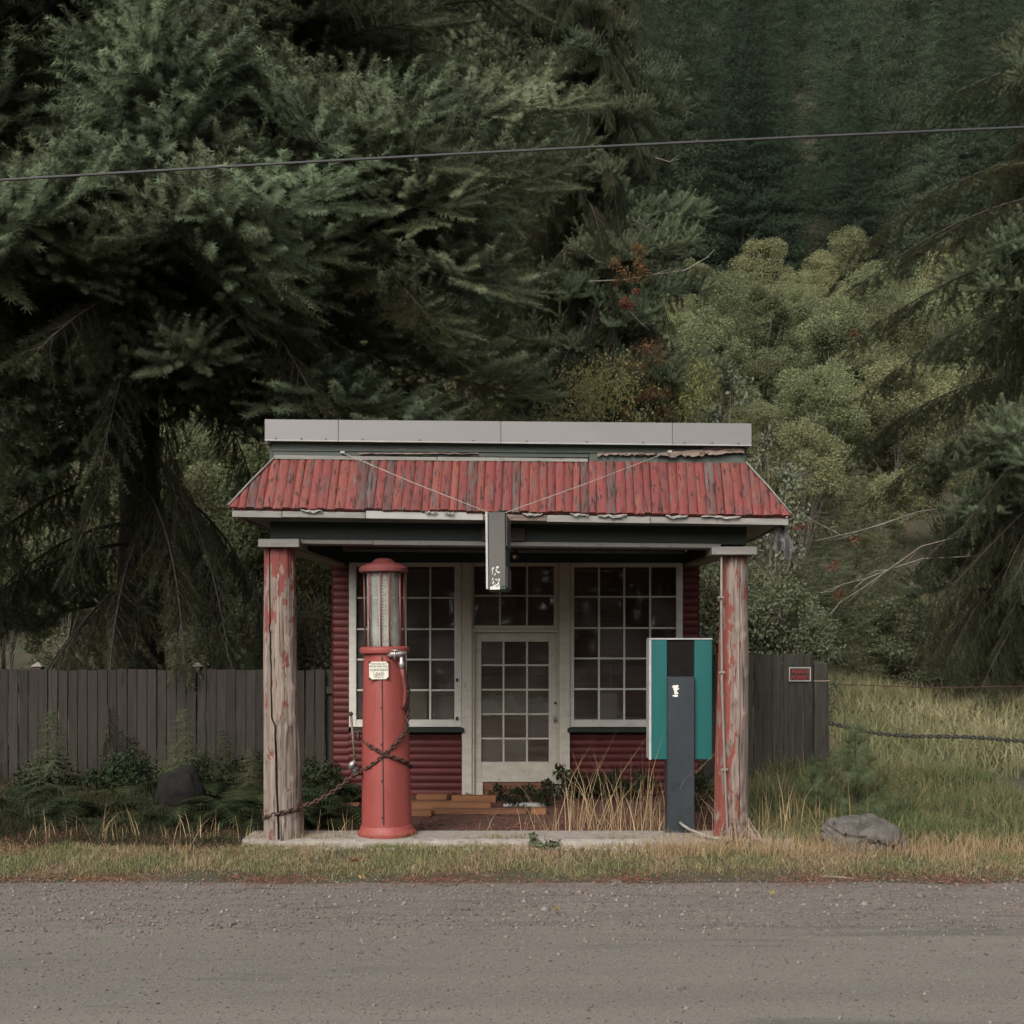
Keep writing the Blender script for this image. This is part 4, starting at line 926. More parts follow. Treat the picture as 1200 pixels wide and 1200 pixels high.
text('PRIVATE', .074, sx_, fry - .0225, wz(789.3, fry), M['redink'], ps, sx=.80); text('PROPERTY', .074, sx_, fry - .0225, wz(796.4, fry), M['redink'], ps, sx=.66)
# wire and chain running off the end post
tube_o = tube('fence_wire', [W(972, 802, fry + .05), W(1003, 802.5, fry - .05), W(1100, 806, fry - .1), W(1260, 803, fry - .2)], .006, M['rust'])
tag(tube_o, 'thin wire stretched from the end post of the mossy fence', 'wire')
pts = [W(lerp(972, 1290, t), 847 + 60 * t - 42 * t * t + 3 * math.sin(9 * t), lerp(fry + .02, 3.0, t)) for t in np.linspace(0, 1, 24)]
chain('chain', pts, M['black'], 'black chain hanging across the field gateway from the fence end post', .07, .011)
gp = root('gate_post', tuple(W(1290, 900, 3.0)), 'grey wooden gate post at the far end of the black chain', 'post')
xg = wx(1290, 3.0); box('shaft', xg - .08, xg + .08, 2.92, 3.08, -.1, 1.7, M['fencer'], gp, .01); box('cap', xg - .09, xg + .09, 2.91, 3.09, 1.702, 1.74, M['fencer'], gp, .01)

# power line
pp = [W(lerp(-500, 1700, t), 213 - (62 * (lerp(-500, 1700, t) - 0) / 1200) - 0 + 10 * (4 * (t - .5) ** 2 - .45) , -1.3) for t in np.linspace(0, 1, 40)]
pw = root('power_line', tuple(pp[20]), 'black power cable slung across in front of the trees', 'cable')
tube('cable', pp, .009, M['black'], pw, 6); tube('messenger_wire', [p + Vector((0, .01, .014)) for p in pp], .004, M['slate'], pw, 5)

# boulder and stump
bm = bmesh.new(); rock_mesh(bm, W(1014, 994, -.1), .44, (.90, .7, .72), 5, 5, .26)
for v in bm.verts:
    q = mnoise.fractal(v.co * 6, 1.0, 2.0, 5); r_ = abs(mnoise.noise(v.co * 3.1 + Vector((3, 1, 2)))); v.co += (v.co - Vector((wx(1014, -.1), -.1, .0))).normalized() * (.022 * q - (.03 if r_ < .045 else 0))
tag(bm_obj('boulder', bm, M['rock'], None, False), 'grey lichened boulder at the verge on the field side', 'boulder')
bm = bmesh.new(); rock_mesh(bm, W(213, 928, 1.7), .27, (.95, .8, 1.0), 4, 8, .3)
for v in bm.verts: v.co += Vector((1, .5, .6)) * .03 * mnoise.fractal(v.co * 9, 1.0, 2.0, 4)
tag(bm_obj('stump', bm, M['stump'], None, True), 'dark rotten stump among ferns below the board fence', 'stump')

# ================================================================ vegetation
def brush_tpl(n, L, r, wd, g, f0=.22, f1=.45):
    t = np.sort(g.random(n)) ; phi = g.random(n) * 2 * np.pi
    fw = f0 + f1 * g.random(n); nl = r * (1.0 - .35 * t) * (.8 + .4 * g.random(n))
    b = np.stack([t * L, 0 * t, 0 * t], 1)
    rad = np.stack([0 * t, np.cos(phi), np.sin(phi)], 1)
    d = rad + np.stack([fw, 0 * t, 0 * t], 1); d /= np.linalg.norm(d, axis=1)[:, None]
    sd = np.stack([0 * t, -np.sin(phi), np.cos(phi)], 1) * .6 + np.stack([np.ones(n) * .4, 0 * t, 0 * t], 1) * (g.random(n)[:, None] - .5)
    tip = b + d * (nl * 1.25)[:, None]
    return np.stack([b - sd * wd / 2, b + sd * wd / 2, tip], 1).reshape(-1, 3)
def place(T, O, D, Sc, g, up=None):
    """put copies of template T (n,3; along +X) at origins O along directions D with scales Sc"""
    D = D / np.linalg.norm(D, axis=1)[:, None]
    a = g.normal(size=D.shape); a -= (a * D).sum(1)[:, None] * D; a /= np.linalg.norm(a, axis=1)[:, None] + 1e-9
    b = np.cross(D, a)
    B = np.stack([D, a, b], 2)                                     # K,3,3 columns
    return (O[:, None, :] + np.einsum('kij,nj->kni', B, T) * Sc[:, None, None]).reshape(-1, 3)
class Fol:
    def __init__(s): s.V = []; s.F = []; s.mi = []; s.n = 0
    def tris(s, P, mi=0):
        k = len(P); s.V.append(P); s.F.append(np.arange(k).reshape(-1, 3) + s.n); s.mi.append(np.full(k // 3, mi)); s.n += k
    def tube(s, pts, rads, mi=1, seg=4):
        pts = np.asarray(pts, float); n = len(pts); d = np.gradient(pts, axis=0); d /= np.linalg.norm(d, axis=1)[:, None] + 1e-9
        up = np.where(np.abs(d[:, 2:3]) < .9, [[0, 0, 1.]], [[1., 0, 0]]); u = np.cross(d, up); u /= np.linalg.norm(u, axis=1)[:, None] + 1e-9; v = np.cross(d, u)
        a = np.arange(seg) * 2 * np.pi / seg; rads = np.asarray(rads)[:, None, None]
        P = pts[:, None, :] + (u[:, None, :] * np.cos(a)[None, :, None] + v[:, None, :] * np.sin(a)[None, :, None]) * rads
        P = P.reshape(-1, 3); f = []
        for i in range(n - 1):
            for k in range(seg):
                A, B = i * seg + k, i * seg + (k + 1) % seg; f += [(A, B, B + seg), (A, B + seg, A + seg)]
        s.V.append(P); s.F.append(np.array(f) + s.n); s.mi.append(np.full(len(f), mi)); s.n += len(P)
    def mesh(s, name, mats): return tri_mesh(name, np.concatenate(s.V), np.concatenate(s.F), mats, np.concatenate(s.mi))

def bough(seed, L, droop=.10, hang=0.0, nn=170, nr=.058, nw=.0115, spacing=.20, tipup=.5, latlen=.30):
    """one limb along +X from the origin: side twigs of bottle-brush tips; hang>0 makes the twigs weep"""
    g = np.random.default_rng(seed); f = Fol()
    xs_ = np.linspace(0, L, 14); zz = -droop * xs_ ** 2 / L * 1.2 + .10 * xs_ + tipup * .25 * np.clip(xs_ / L - .65, 0, 1) ** 1.5 * L
    yy = .06 * L * np.sin(xs_ / L * 3 + seed)
    ax = np.stack([xs_, yy, zz], 1); f.tube(ax, np.linspace(.030, .005, 14) * L / 4, 1, 5)
    O, D, Sc = [], [], []
    def axis(t):
        i = min(int(t * 13), 12); q = t * 13 - i; return ax[i] * (1 - q) + ax[i + 1] * q, ax[i + 1] - ax[i]
    x = .12 * L; side = 1
    while x < L * .985:
        t = x / L; p, d = axis(t); d = d / np.linalg.norm(d)
        ll = L * latlen * (1.15 - t) * min(1, t * 3.2) * g.uniform(.65, 1.2) + .12
        ang = np.radians(g.uniform(48, 66)); out = np.array([-d[1], d[0], 0]) * side
        ld = d * np.cos(ang) + out * np.sin(ang) + np.array([0, 0, (g.uniform(-.30, .55) if hang < .3 else g.uniform(-.12, .22)) - hang * .9])
        ld /= np.linalg.norm(ld); k = max(2, int(ll / (.235 if hang < .3 else .15))); pts = [p]; cd = ld.copy()
        for i in range(k):
            cd = cd + np.array([0, 0, (-.05 - hang * .22) + (.10 * tipup if hang < .3 else 0)]) * 1.0 + g.normal(size=3) * (.06 if hang < .3 else .17); cd /= np.linalg.norm(cd); pts.append(pts[-1] + cd * ll / k)
        pts = np.array(pts); f.tube(pts, np.linspace(.009, .003, len(pts)), 1, 3)
        for i in range(1, len(pts)):
            dd = pts[i] - pts[i - 1]; dd /= np.linalg.norm(dd)
            O.append(pts[i - 1]); D.append(dd); Sc.append(.85)
            for s_ in (-1, 1):
                if g.random() < .86:
                    sdv = np.cross(dd, [0, 0, 1.]); sdv /= np.linalg.norm(sdv) + 1e-9
                    v = dd * .72 + sdv * s_ * .75 + np.array([0, 0, g.uniform(-.15, .35) - hang * 1.1])
                    O.append(pts[i]); D.append(v); Sc.append(g.uniform(.65, 1.1))
        O.append(pts[-1]); D.append(cd + np.array([0, 0, .25 * tipup * (hang < .3)])); Sc.append(g.uniform(1.0, 1.45))
        x += spacing * g.uniform(.7, 1.3) * .5; side = -side
        if hang < .3 and g.random() < .9:
            u_ = d * .5 + np.array([g.normal() * .35, g.normal() * .35, .8]); u_ /= np.linalg.norm(u_); q_ = p + u_ * .3
            O.append(q_); D.append(u_ + [0, 0, .2]); Sc.append(1.15)
            for s_ in (-1, 1): O.append(q_); D.append(u_ * .8 + out * s_ * .6 + d * .2); Sc.append(.9)
        if hang < .3 and g.random() < .55:       # upright tips on top of the limb
            O.append(p); D.append(d * .6 + np.array([g.normal() * .25, g.normal() * .25, .75])); Sc.append(g.uniform(.8, 1.2))
    O.append(ax[-1]); D.append(ax[-1] - ax[-2]); Sc.append(1.3)
    O, D, Sc = map(np.array, (O, D, Sc)); Ls = .36 if hang < .3 else .26
    idx = g.integers(0, 3, len(O))
    for q in range(3):
        T = brush_tpl(nn, Ls, nr, nw, g); m_ = idx == q
        f.tris(place(T, O[m_], D[m_], Sc[m_], g), 0)
    return f
def crown_far(seed, h, r0, whorls, per, nw, droop=.25, nt=7):
    """a whole distant conifer crown: drooping limbs clothed in coarse sprays"""
    g = np.random.default_rng(seed); f = Fol(); O, D, Sc = [], [], []
    for wv in range(whorls):
        t = (wv + g.uniform(-.3, .3)) / whorls; z = h * (.06 + .93 * t); L = r0 * (1 - t) ** .8 * g.uniform(.75, 1.15) + .12
        for k in range(per):
            a = g.uniform(0, 2 * np.pi); ll = L * g.uniform(.6, 1.2); n = max(3, int(ll / (nw * 1.5)))
            d = np.array([np.cos(a), np.sin(a), .12]); p0 = np.array([0, 0, z])
            for i in range(1, n + 1):
                q = i / n; p = p0 + d * ll * q + np.array([0, 0, -droop * ll * q * q + .1 * ll * max(0, q - .7)])
                for s_ in (-1, 0, 1):
                    sdv = np.array([-d[1], d[0], 0]) * s_; O.append(p - d * .0); D.append(d * .7 + sdv * .75 + np.array([0, 0, g.uniform(-.5, .25)])); Sc.append(g.uniform(.7, 1.2) * (1.1 - .4 * q) * (.5 + .5 * (1 - t)))
    O, D, Sc = map(np.array, (O, D, Sc)); T = brush_tpl(nt, nw * 2.2, nw * 1.0, nw * .30, g); f.tris(place(T, O, D, Sc, g), 0)
    f.tube(np.array([[0, 0, -1.2], [0, 0, h * .12], [0, 0, h * .3]]), [h * .008, h * .007, h * .005], 1, 6)
    return f
LEAF = np.array([[0, 0, 0], [.5, .28, .04], [1, 0, 0], [0, 0, 0], [1, 0, 0], [.5, -.28, .04]])
def leafy(seed, rx, ry, rz, clumps, per, size, spread=.33, stems=10, z0=.0, shape=.6, upbias=.45, dirs=None, surf=False):
    """shrub / broadleaf crown standing on the origin: clumps of single leaves with gaps between"""
    g = np.random.default_rng(seed); f = Fol(); cs = []
    while len(cs) < clumps:
        v = g.normal(size=3); v /= np.linalg.norm(v); q = g.random() ** .45
        if surf: q = g.uniform(.72, 1.0); v[2] = v[2] if g.random() < .35 else abs(v[2])
        c = np.array([v[0] * rx * q, v[1] * ry * q, rz * (1 + v[2] * q)]) * 1.0
        c[2] = c[2] + z0
        if c[2] > .08 * rz: cs.append(c)
    cs = np.array(cs); rr = spread * (rx + ry + rz) / 3 * g.uniform(.55, 1.15, clumps)
    ci = np.repeat(np.arange(clumps), per); K = len(ci)
    v = g.normal(size=(K, 3)); v /= np.linalg.norm(v, axis=1)[:, None]; q = g.random(K) ** (.22 if surf else .5)
    O = cs[ci] + v * (rr[ci] * q)[:, None] * np.array([1, 1, .8])
    keep = O[:, 2] > .02; O = O[keep]; v = v[keep]; K = len(O)
    D = v * .6 + g.normal(size=(K, 3)) * .55 + np.array([0, 0, -.15])
    D /= np.linalg.norm(D, axis=1)[:, None]
    N = v * 1.0 + g.normal(size=(K, 3)) * .38 + np.array([0, 0, upbias]); N -= (N * D).sum(1)[:, None] * D; N /= np.linalg.norm(N, axis=1)[:, None] + 1e-9
    B = np.cross(N, D); M3 = np.stack([D, B, N], 2); sc = size * g.uniform(.6, 1.3, K)
    P = (O[:, None, :] + np.einsum('kij,nj->kni', M3, LEAF) * sc[:, None, None]).reshape(-1, 3); f.tris(P, 0)
    for c in cs[g.permutation(clumps)[:stems]]:
        m_ = c * np.array([.35, .35, .55]) + g.normal(size=3) * .05 * rx
        f.tube(np.array([[0, 0, -.15], m_, c]), [.016 * rz + .006, .01 * rz + .004, .003], 1, 4)
    return f
def put(name, me, loc, rz, sc, label=None, cat=None, group=None, parent=None, tilt=(0, 0)):
    o = bpy.data.objects.new(name, me); C.objects.link(o); o.location = loc; o.rotation_euler = (tilt[0], tilt[1], rz)
    o.scale = (sc, sc, sc) if not isinstance(sc, tuple) else sc
    if parent is not None: o.parent = parent
    return tag(o, label, cat, group)

g0 = np.random.default_rng(11)
# ---- big Douglas fir, trunk just left of the board fence
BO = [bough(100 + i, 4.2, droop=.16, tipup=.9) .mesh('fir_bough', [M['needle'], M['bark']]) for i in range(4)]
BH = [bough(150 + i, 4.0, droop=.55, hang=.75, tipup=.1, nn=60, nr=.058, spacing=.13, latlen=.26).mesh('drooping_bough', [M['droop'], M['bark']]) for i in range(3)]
def trunk(name, parent, r, h, m=None, seed=0, lean=(0, 0)):
    bm = bmesh.new(); seg = 28; rings = []; n = 40
    for i in range(n + 1):
        z = -.3 + h * i / n; q = r * (1 - .72 * i / n) * (1 + .5 * math.exp(-max(0, z) * 2.5))
        rings.append([bm.verts.new((lean[0] * z + (q * (1 + .10 * mnoise.noise(Vector((math.cos(a) * 3, math.sin(a) * 3, z * 1.2 + seed))) + .05 * mnoise.noise(Vector((math.cos(a) * 11, math.sin(a) * 11, z * 2.2))))) * math.cos(a), lean[1] * z + q * math.sin(a), z)) for a in [2 * math.pi * k / seg for k in range(seg)]])
    for a, b in zip(rings, rings[1:]):
        for k in range(seg): bm.faces.new((a[k], a[(k + 1) % seg], b[(k + 1) % seg], b[k]))
    o = bm_obj(name, bm, m or M['bark'], None, True); o.parent = parent; return o
def conifer(name, label, X, Y, r, h, tiers, group=None, cat='tree'):
    """tiers: list of (z, count, length, mesh list, pitch)"""
    z = H(X, Y); t = root(name, (X, Y, z), label, cat, group); trunk('trunk', t, r, h, seed=X)
    return t
FX, FY = wx(164, 6.5), 6.5
fir = conifer('fir_tree', 'huge dark fir spreading over the board fence and toward the roof', FX, FY, .36, 17, [])
zf = H(FX, FY)
z = 2.6
while z < 15.2:
    low = z < 5.6
    Lm = (3.4 + (z - 2.5) * .55) if low else (6.1 if z < 9 else 6.1 - (z - 9) * .3)
    for k in range(3 if low else (11 if z < 12.4 else 3)):  # few limbs above the view, shaped to let more skylight in behind
        a = g0.uniform(0, 2 * np.pi)
        # crown shaped open at the back, limbs turned forward, to let skylight through
        if g0.random() < .70 or math.sin(a) > .45: a = g0.uniform(-2.4, .25)
        if low: a = g0.uniform(-2.9, -.1)
        L = Lm * g0.uniform(.72, 1.08) * (1 if math.sin(a) < .35 else .6)
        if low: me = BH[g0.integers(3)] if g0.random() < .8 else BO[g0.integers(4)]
        else: me = BO[g0.integers(4)] if g0.random() < .86 else BH[g0.integers(3)]
        if 5.6 <= z < 6.7 and math.cos(a) > -.35: L *= .55
        put('bough', me, (0, 0, z - zf + g0.uniform(-.2, .2)), a, (L / 4.1, L / 4.1 * g0.uniform(.85, 1.1), 1.0 if not low else 1.0), parent=fir, tilt=(g0.uniform(-.3, .3) if low else g0.uniform(-.75, .75), g0.uniform(-.10, .32) + (.12 if low else .06)))
    z += .36 if not low else .62
# ---- second tier of conifers with weeping limbs behind the building
def weeping(name, label, px, Y, h, zlo, Lmax, seed, r=.22, step=.45, per=6, mesh=None, group=None, top=1.0, up=.3, bias=None):
    g = np.random.default_rng(seed); X = wx(px, Y); t = root(name, (X, Y, H(X, Y)), label, 'tree', group); trunk('trunk', t, r, h, seed=seed)
    z = zlo
    while z < h - .3:
        q = (z - zlo) / (h - zlo); L = Lmax * (1 - q) ** .75 * top + .5
        for k in range(per):
            a = g.uniform(0, 2 * np.pi)
            if bias is not None and g.random() < .5: a = bias + g.uniform(-.9, .9)
            me = BO[g.integers(4)] if g.random() < up else BH[g.integers(3)]
            l = L * g.uniform(.65, 1.1)
            put('bough', me, (0, 0, z + g.uniform(-.2, .2)), a, (l / 4.1, l / 4.1, max(.55, min(1, l / 3))), parent=t, tilt=(g.uniform(-.3, .3), g.uniform(-.1, .2)))
        z += step
    return t
w2 = weeping('hemlock_tree', 'weeping conifer with reddening vines rising behind the middle of the roof', 690, 14.5, 20, 3.0, 2.7, 21, .25, .36, 9)
w3 = weeping('hemlock_tree', 'dark conifer behind the roof between the huge fir and the vine-hung one', 560, 17, 22, 9.8, 4.2, 22, .28, .42, 9, up=.7)
w5 = weeping('cedar_tree', 'cedar whose hanging sprays reach in over the field gateway', 1300, 9.5, 17, 2.8, 3.0, 24, .24, .42, 8, up=.12, bias=math.pi)
for z_, l_, az in ((3.9, 4.0, 3.3), (5.2, 4.4, 3.2), (6.0, 4.6, 3.05), (7.0, 4.5, 3.2), (8.0, 4.6, 3.1), (8.9, 4.6, 3.25), (9.7, 4.4, 3.0), (11.2, 4.3, 3.2)):
    put('bough', BH[int(z_ * 10) % 3], (0, 0, z_), az, (l_ / 4.1, l_ / 4.1, .8), parent=w5, tilt=(.2, -.05))
# bare dead branches on the cedar and pale dead twigs on the vine-hung conifer
def dead(parent, P, r0):
    f = Fol(); P = np.array([np.array(p) for p in P]); f.tube(P, np.linspace(r0, r0 * .3, len(P)), 0, 5); g = np.random.default_rng(int(abs(P[0][2] * 100)))
    for i in range(1, len(P) - 1):
        if g.random() < .75:
            e = P[i] + (P[i + 1] - P[i]) * .8 + g.normal(size=3) * .12; m_ = (P[i] + e) / 2 + g.normal(size=3) * .03; f.tube(np.array([P[i], m_, e]), [r0 * .5, r0 * .4, r0 * .15], 0, 4)
    o = bpy.data.objects.new('dead_branch', f.mesh('dead_branch', [M['twig']])); C.objects.link(o); o.parent = parent; o.matrix_parent_inverse = Matrix.Translation(-Vector(parent.location)); return o
dead(w5, [W(1300, 560, 9.5), W(1180, 585, 9.4), W(1075, 600, 9.2), W(1040, 612, 8.7), W(1008, 622, 8.4), W(985, 627, 8.2), W(955, 634, 8.0)], .017)
dead(w5, [W(1300, 640, 9.5), W(1180, 650, 9.4), W(1080, 655, 9.2), W(1040, 668, 8.6), W(1015, 678, 8.3), W(990, 684, 8.1), W(962, 695, 8.0)], .017)
dead(w5, [W(1300, 600, 9.5), W(1180, 615, 9.4), W(1080, 640, 9.2), W(1035, 672, 8.5), W(1010, 690, 8.2), W(985, 705, 8.0), (W(972, 722, 7.9))], .016)
for P in ([(800, 318), (815, 310), (828, 302), (838, 292)], [(690, 330), (730, 328), (765, 322), (800, 317)], [(742, 258), (755, 265), (764, 270)], [(768, 185), (785, 190), (796, 186)], [(800, 120), (806, 130), (814, 136)], [(688, 298), (700, 306), (712, 310)], [(738, 365), (752, 380), (762, 387)]):
    dead(w2, [W(x, y, 11.9 + .15 * i) for i, (x, y) in enumerate(P)], .016)
for P in ([(402, 290), (418, 288), (430, 280)], [(446, 250), (458, 238), (462, 228)], [(492, 158), (510, 148), (528, 138), (532, 130)]):
    dead(fir, [W(x, y, 3.6 - .1 * i) for i, (x, y) in enumerate(P)], .014)

# red vines in the second conifer
for px, py, Y, rx, rz, n in ((742, 312, 11.6, .42, .42, 9), (738, 352, 11.7, .22, .2, 5), (735, 430, 12.0, .8, .75, 12), (750, 470, 12.0, .7, .4, 9)):
    p = W(px, py, Y); me = leafy(int(px + py), rx, .3, rz, n, 110, .05, .42, 0).mesh('vine', [M['vine'], M['twig']])
    o = put('vine_leaves', me, (p.x, p.y, p.z - rz), 0, 1.0); o.parent = w2; o.matrix_parent_inverse = Matrix.Translation(-Vector(w2.location)); o['kind'] = 'stuff'
for px, py in ((938, 622), (975, 668), (985, 702), (1000, 400), (1003, 640)):
    p = W(px, py, 8.0); me = leafy(int(px), .13, .1, .1, 4, 22, .045, .5, 0).mesh('vine', [M['vine'], M['twig']])
    o = put('vine_leaves', me, p, 0, 1.0); o.parent = w5; o.matrix_parent_inverse = Matrix.Translation(-Vector(w5.location)); o['kind'] = 'stuff'

# ---- far dark firs on the hill
CF = [crown_far(300 + i, 17, 2.5 + .25 * i, 52, 11, .21).mesh('far_fir_crown', [M['needle_far'], M['bark']]) for i in range(4)]
def split_tree(name, me, X, Y, rz, sc, label, cat, group, th=None):
    t = root(name, (X, Y, H(X, Y) - .2), label, cat, group); put('crown', me, (0, 0, 0), rz, sc, parent=t); return t
gg = np.random.default_rng(5)
k = 0
rows_ = [(64, 4.2, 640, 1260), (46, 4.6, -60, 620), (69, 4.6, 560, 1260), (76, 5, 560, 1260), (56, 5, -60, 600), (85, 5.5, -60, 1260), (95, 6, -60, 1260), (107, 6.5, -60, 1260), (121, 6.5, -60, 1260), (134, 6.5, -60, 1260), (143, 6.5, -60, 1260)]
for Y, sp_, a, b in rows_:
    x = wx(a, Y)
    while x < wx(b, Y):
        yy = Y + gg.uniform(-2, 2); X = x + gg.uniform(-.8, .8)
        lbl = 'dark fir in the forest closing off the hillside above the thicket'
        split_tree('fir_tree', CF[gg.integers(4)], X, yy, gg.uniform(0, 6.28), gg.uniform(1.0, 1.6), lbl, 'tree', 'dark firs of the far hillside'); x += sp_ * gg.uniform(.7, 1.25)
# ---- pale alder thicket on the slope
AL = [leafy(400 + i, 1.45, 1.45, 1.9 + .2 * i, 46, 400, .085, .27, 14, surf=True).mesh('alder_crown', [M['alder'], M['twig']]) for i in range(5)]
rows_ = [(21, 2.4, 850, 1260), (24.5, 2.8, 770, 1260), (28.5, 2.9, 745, 1260), (30.7, 3.0, 740, 1260), (33, 3.0, 735, 1260), (35.5, 3.0, 735, 1260), (38, 3.1, 735, 1260), (40.7, 3.1, 740, 1260), (43.5, 3.2, 740, 1260), (46.5, 3.2, 740, 1260), (49.5, 3.3, 745, 1260), (55.5, 3.4, 780, 1260), (60.5, 3.5, 850, 1260),
         (13.5, 2.3, -40, 400), (16.5, 2.5, -40, 420), (20, 2.8, -40, 600), (25, 3.0, -40, 700), (31, 3.2, -40, 700)]
for Y, sp_, a, b in rows_:
    x = wx(a, Y)
    while x < wx(b, Y):
        yy = Y + gg.uniform(-1, 1); X = x + gg.uniform(-.5, .5)
        split_tree('alder_tree', AL[gg.integers(5)], X, yy, gg.uniform(0, 6.28), float(gg.uniform(.55, 1.1) * (1 + (Y - 17) * .003)), 'pale leafy alder in the thicket below the dark hillside firs', 'tree', 'pale alders of the hillside thicket'); x += sp_ * .8 * gg.uniform(.7, 1.25)
# ---- nearer broadleaf trees and shrubs
BU = [leafy(500 + i, 1.0, .9, 1.25, 60, 190, .065, .30, 18).mesh('shrub_foliage', [M['bush'], M['twig']]) for i in range(3)]
YE = [leafy(520 + i, 1.3, 1.2, 2.6, 62, 330, .058, .26, 22).mesh('yellow_foliage', [M['yellow'], M['twig']]) for i in range(2)]
PA = [leafy(540, .45, .4, 1.6, 34, 90, .06, .22, 16).mesh('willow_foliage', [M['pale'], M['twig']])]
def shrub(name, me, px, Y, sc, label, cat='shrub', group=None, rz=None, part='foliage', dz=0):
    X = wx(px, Y); t = root(name, (X, Y, H(X, Y) + dz), label, cat, group); put(part, me, (0, 0, 0), gg.uniform(0, 6.28) if rz is None else rz, sc, parent=t); return t
shrub('leafy_shrub', BU[0], 872, 8.4, (1.05, 1.05, 1.3), 'big green shrub behind the two-toned log post and mossy fence')
shrub('leafy_shrub', BU[1], 930, 8.0, (.72, .8, .95), 'green shrub swelling out above the red sign on the mossy fence')
shrub('leafy_shrub', BU[2], 840, 10.5, (1.1, 1.1, 1.75), 'tall green shrub close behind the building corner by the teal dispenser')
shrub('willow_shrub', PA[0], 905, 9.8, (1.3, 1.2, 1.65), 'slender pale-leaved shrub rising past the eave with the torn felt')
shrub('willow_shrub', PA[0], 850, 14, (2.0, 1.6, 2.2), 'tall pale shrub showing above the end of the metal roof fascia', rz=2.0)
shrub('broadleaf_tree', YE[0], 475, 12.6, (1.25, 1.1, 1.62), 'yellowing broadleaf tree showing above the roof under the huge fir', 'tree')
shrub('broadleaf_tree', YE[1], 560, 13.2, (1.0, 1.0, 1.6), 'yellow-green tree above the roof between the dark conifers', 'tree')
shrub('broadleaf_tree', YE[0], 395, 13.5, (1.1, 1.1, 1.55), 'yellow-green tree above the roof end beneath the hanging fir limbs', 'tree')
shrub('broadleaf_tree', YE[1], 690, 11.4, (1.1, .9, 1.4), 'yellowing low tree just above the roof below the red vines', 'tree')
shrub('broadleaf_tree', YE[0], 800, 13.0, (1.2, 1.0, 1.36), 'bushy yellow-green tree above the seam of the metal roof fascia', 'tree', rz=1.2)
shrub('leafy_shrub', BU[0], 362, 8.2, (1.0, 1.0, 1.15), 'green shrub filling the gap between the split post and the red wall', rz=2.6)
shrub('leafy_shrub', BU[1], 1075, 12.5, (1.2, 1.0, .8), 'low shrub at the back of the dry field', rz=1.1)
FM = [crown_far(330 + i, 6.5, 1.7, 44, 9, .13, nt=9).mesh('young_fir_crown', [M['droop'], M['bark']]) for i in range(2)]
for px, Y, sc, lb in ((965, 14.5, .60, 'dark young fir at the back of the field behind the mossy fence'), (1040, 13.4, .62, 'dark young fir at the back of the field below the cedar'), (925, 16, .58, 'dark young fir half hidden by the pale slender shrub'), (1170, 13, .7, 'dark young fir beyond the cedar at the field edge'), (1005, 16.5, .70, 'taller dark young fir behind the pair at the field edge')):
    X = wx(px, Y); split_tree('young_fir', FM[int(px) % 2], X, Y, px, sc, lb, 'tree', None)

for px, Y, sc, lb in ((216, 2.9, .20, 'small fir seedling before the board fence nearest the stump'), (262, 3.0, .16, 'thin fir seedling before the board fence midway to the split post'), (292, 2.8, .13, 'tiny fir seedling just beside the split log post'), (60, 2.8, .2, 'small fir seedling before the far stretch of board fence')):
    X = wx(px, Y); split_tree('fir_seedling', FM[int(px) % 2], X, Y, px, (sc * 1.3, sc * 1.3, sc), lb, 'tree', None)
# ---- sapling pine by the boulder
SX, SY_ = wx(1002, .9), .9
g = np.random.default_rng(77); f = Fol(); O, D, Sc = [], [], []
for i in range(26):
    z = .08 + .95 * i / 26; L = .46 * (1 - i / 27) + .06
    for k in range(5):
        a = g.uniform(0, 6.28); d = np.array([np.cos(a), np.sin(a), .45 + .5 * i / 26]); n = max(1, int(L / .11))
        for j in range(n): O.append(np.array([0, 0, z]) + d * L * (j + .3) / n * .9); D.append(d + g.normal(size=3) * .2 + [0, 0, .25]); Sc.append(g.uniform(.8, 1.2))
O, D, Sc = map(np.array, (O, D, Sc)); f.tris(place(brush_tpl(60, .12, .085, .0035, g), O, D, Sc, g), 0); f.tube(np.array([[0, 0, -.1], [0.01, 0, .5], [0, 0, 1.05]]), [.018, .012, .004], 1, 5)
t = root('pine_sapling', (SX, SY_, H(SX, SY_)), 'small soft pine sapling behind the boulder', 'sapling'); put('needles', f.mesh('sapling_needles', [M['sapling'], M['bark']]), (0, 0, 0), 0, 1.02, parent=t)
t = root('pine_sapling', (wx(955, 1.6), 1.6, H(wx(955, 1.6), 1.6)), 'shorter pine sapling in the weeds below the mossy fence post', 'sapling'); put('needles', f.mesh('sapling_needles', [M['sapling'], M['bark']]), (0, 0, 0), 2, .62, parent=t)

# ---- ferns and rank plants below the board fence
def fern_mesh(seed):
    g = np.random.default_rng(seed); f = Fol()
    for k in range(11):
        a = g.uniform(0, 6.28); L = g.uniform(.35, .62); n = 22; tt = np.linspace(0, 1, n)
        pts = np.stack([np.cos(a) * L * tt * .85, np.sin(a) * L * tt * .85, L * (1.05 * tt - .95 * tt ** 2.3) * g.uniform(.6, 1)], 1); f.tube(pts[::3], np.linspace(.004, .0015, len(pts[::3])), 0, 3)
        P = []
        for i in range(2, n):
            d = pts[i] - pts[i - 1]; d /= np.linalg.norm(d); s_ = np.cross(d, [0, 0, 1.]); s_ /= np.linalg.norm(s_)
            w_ = .13 * math.sin(math.pi * (tt[i] * .85 + .12)) * L / .5
            for q in (-1, 1): P += [pts[i] - d * .011, pts[i] + d * .011, pts[i] + s_ * q * w_ + d * w_ * .35 - np.array([0, 0, .2 * w_])]
        f.tris(np.array(P), 0)
    return f.mesh('fronds', [M['fern']])
FE = [fern_mesh(600 + i) for i in range(3)]
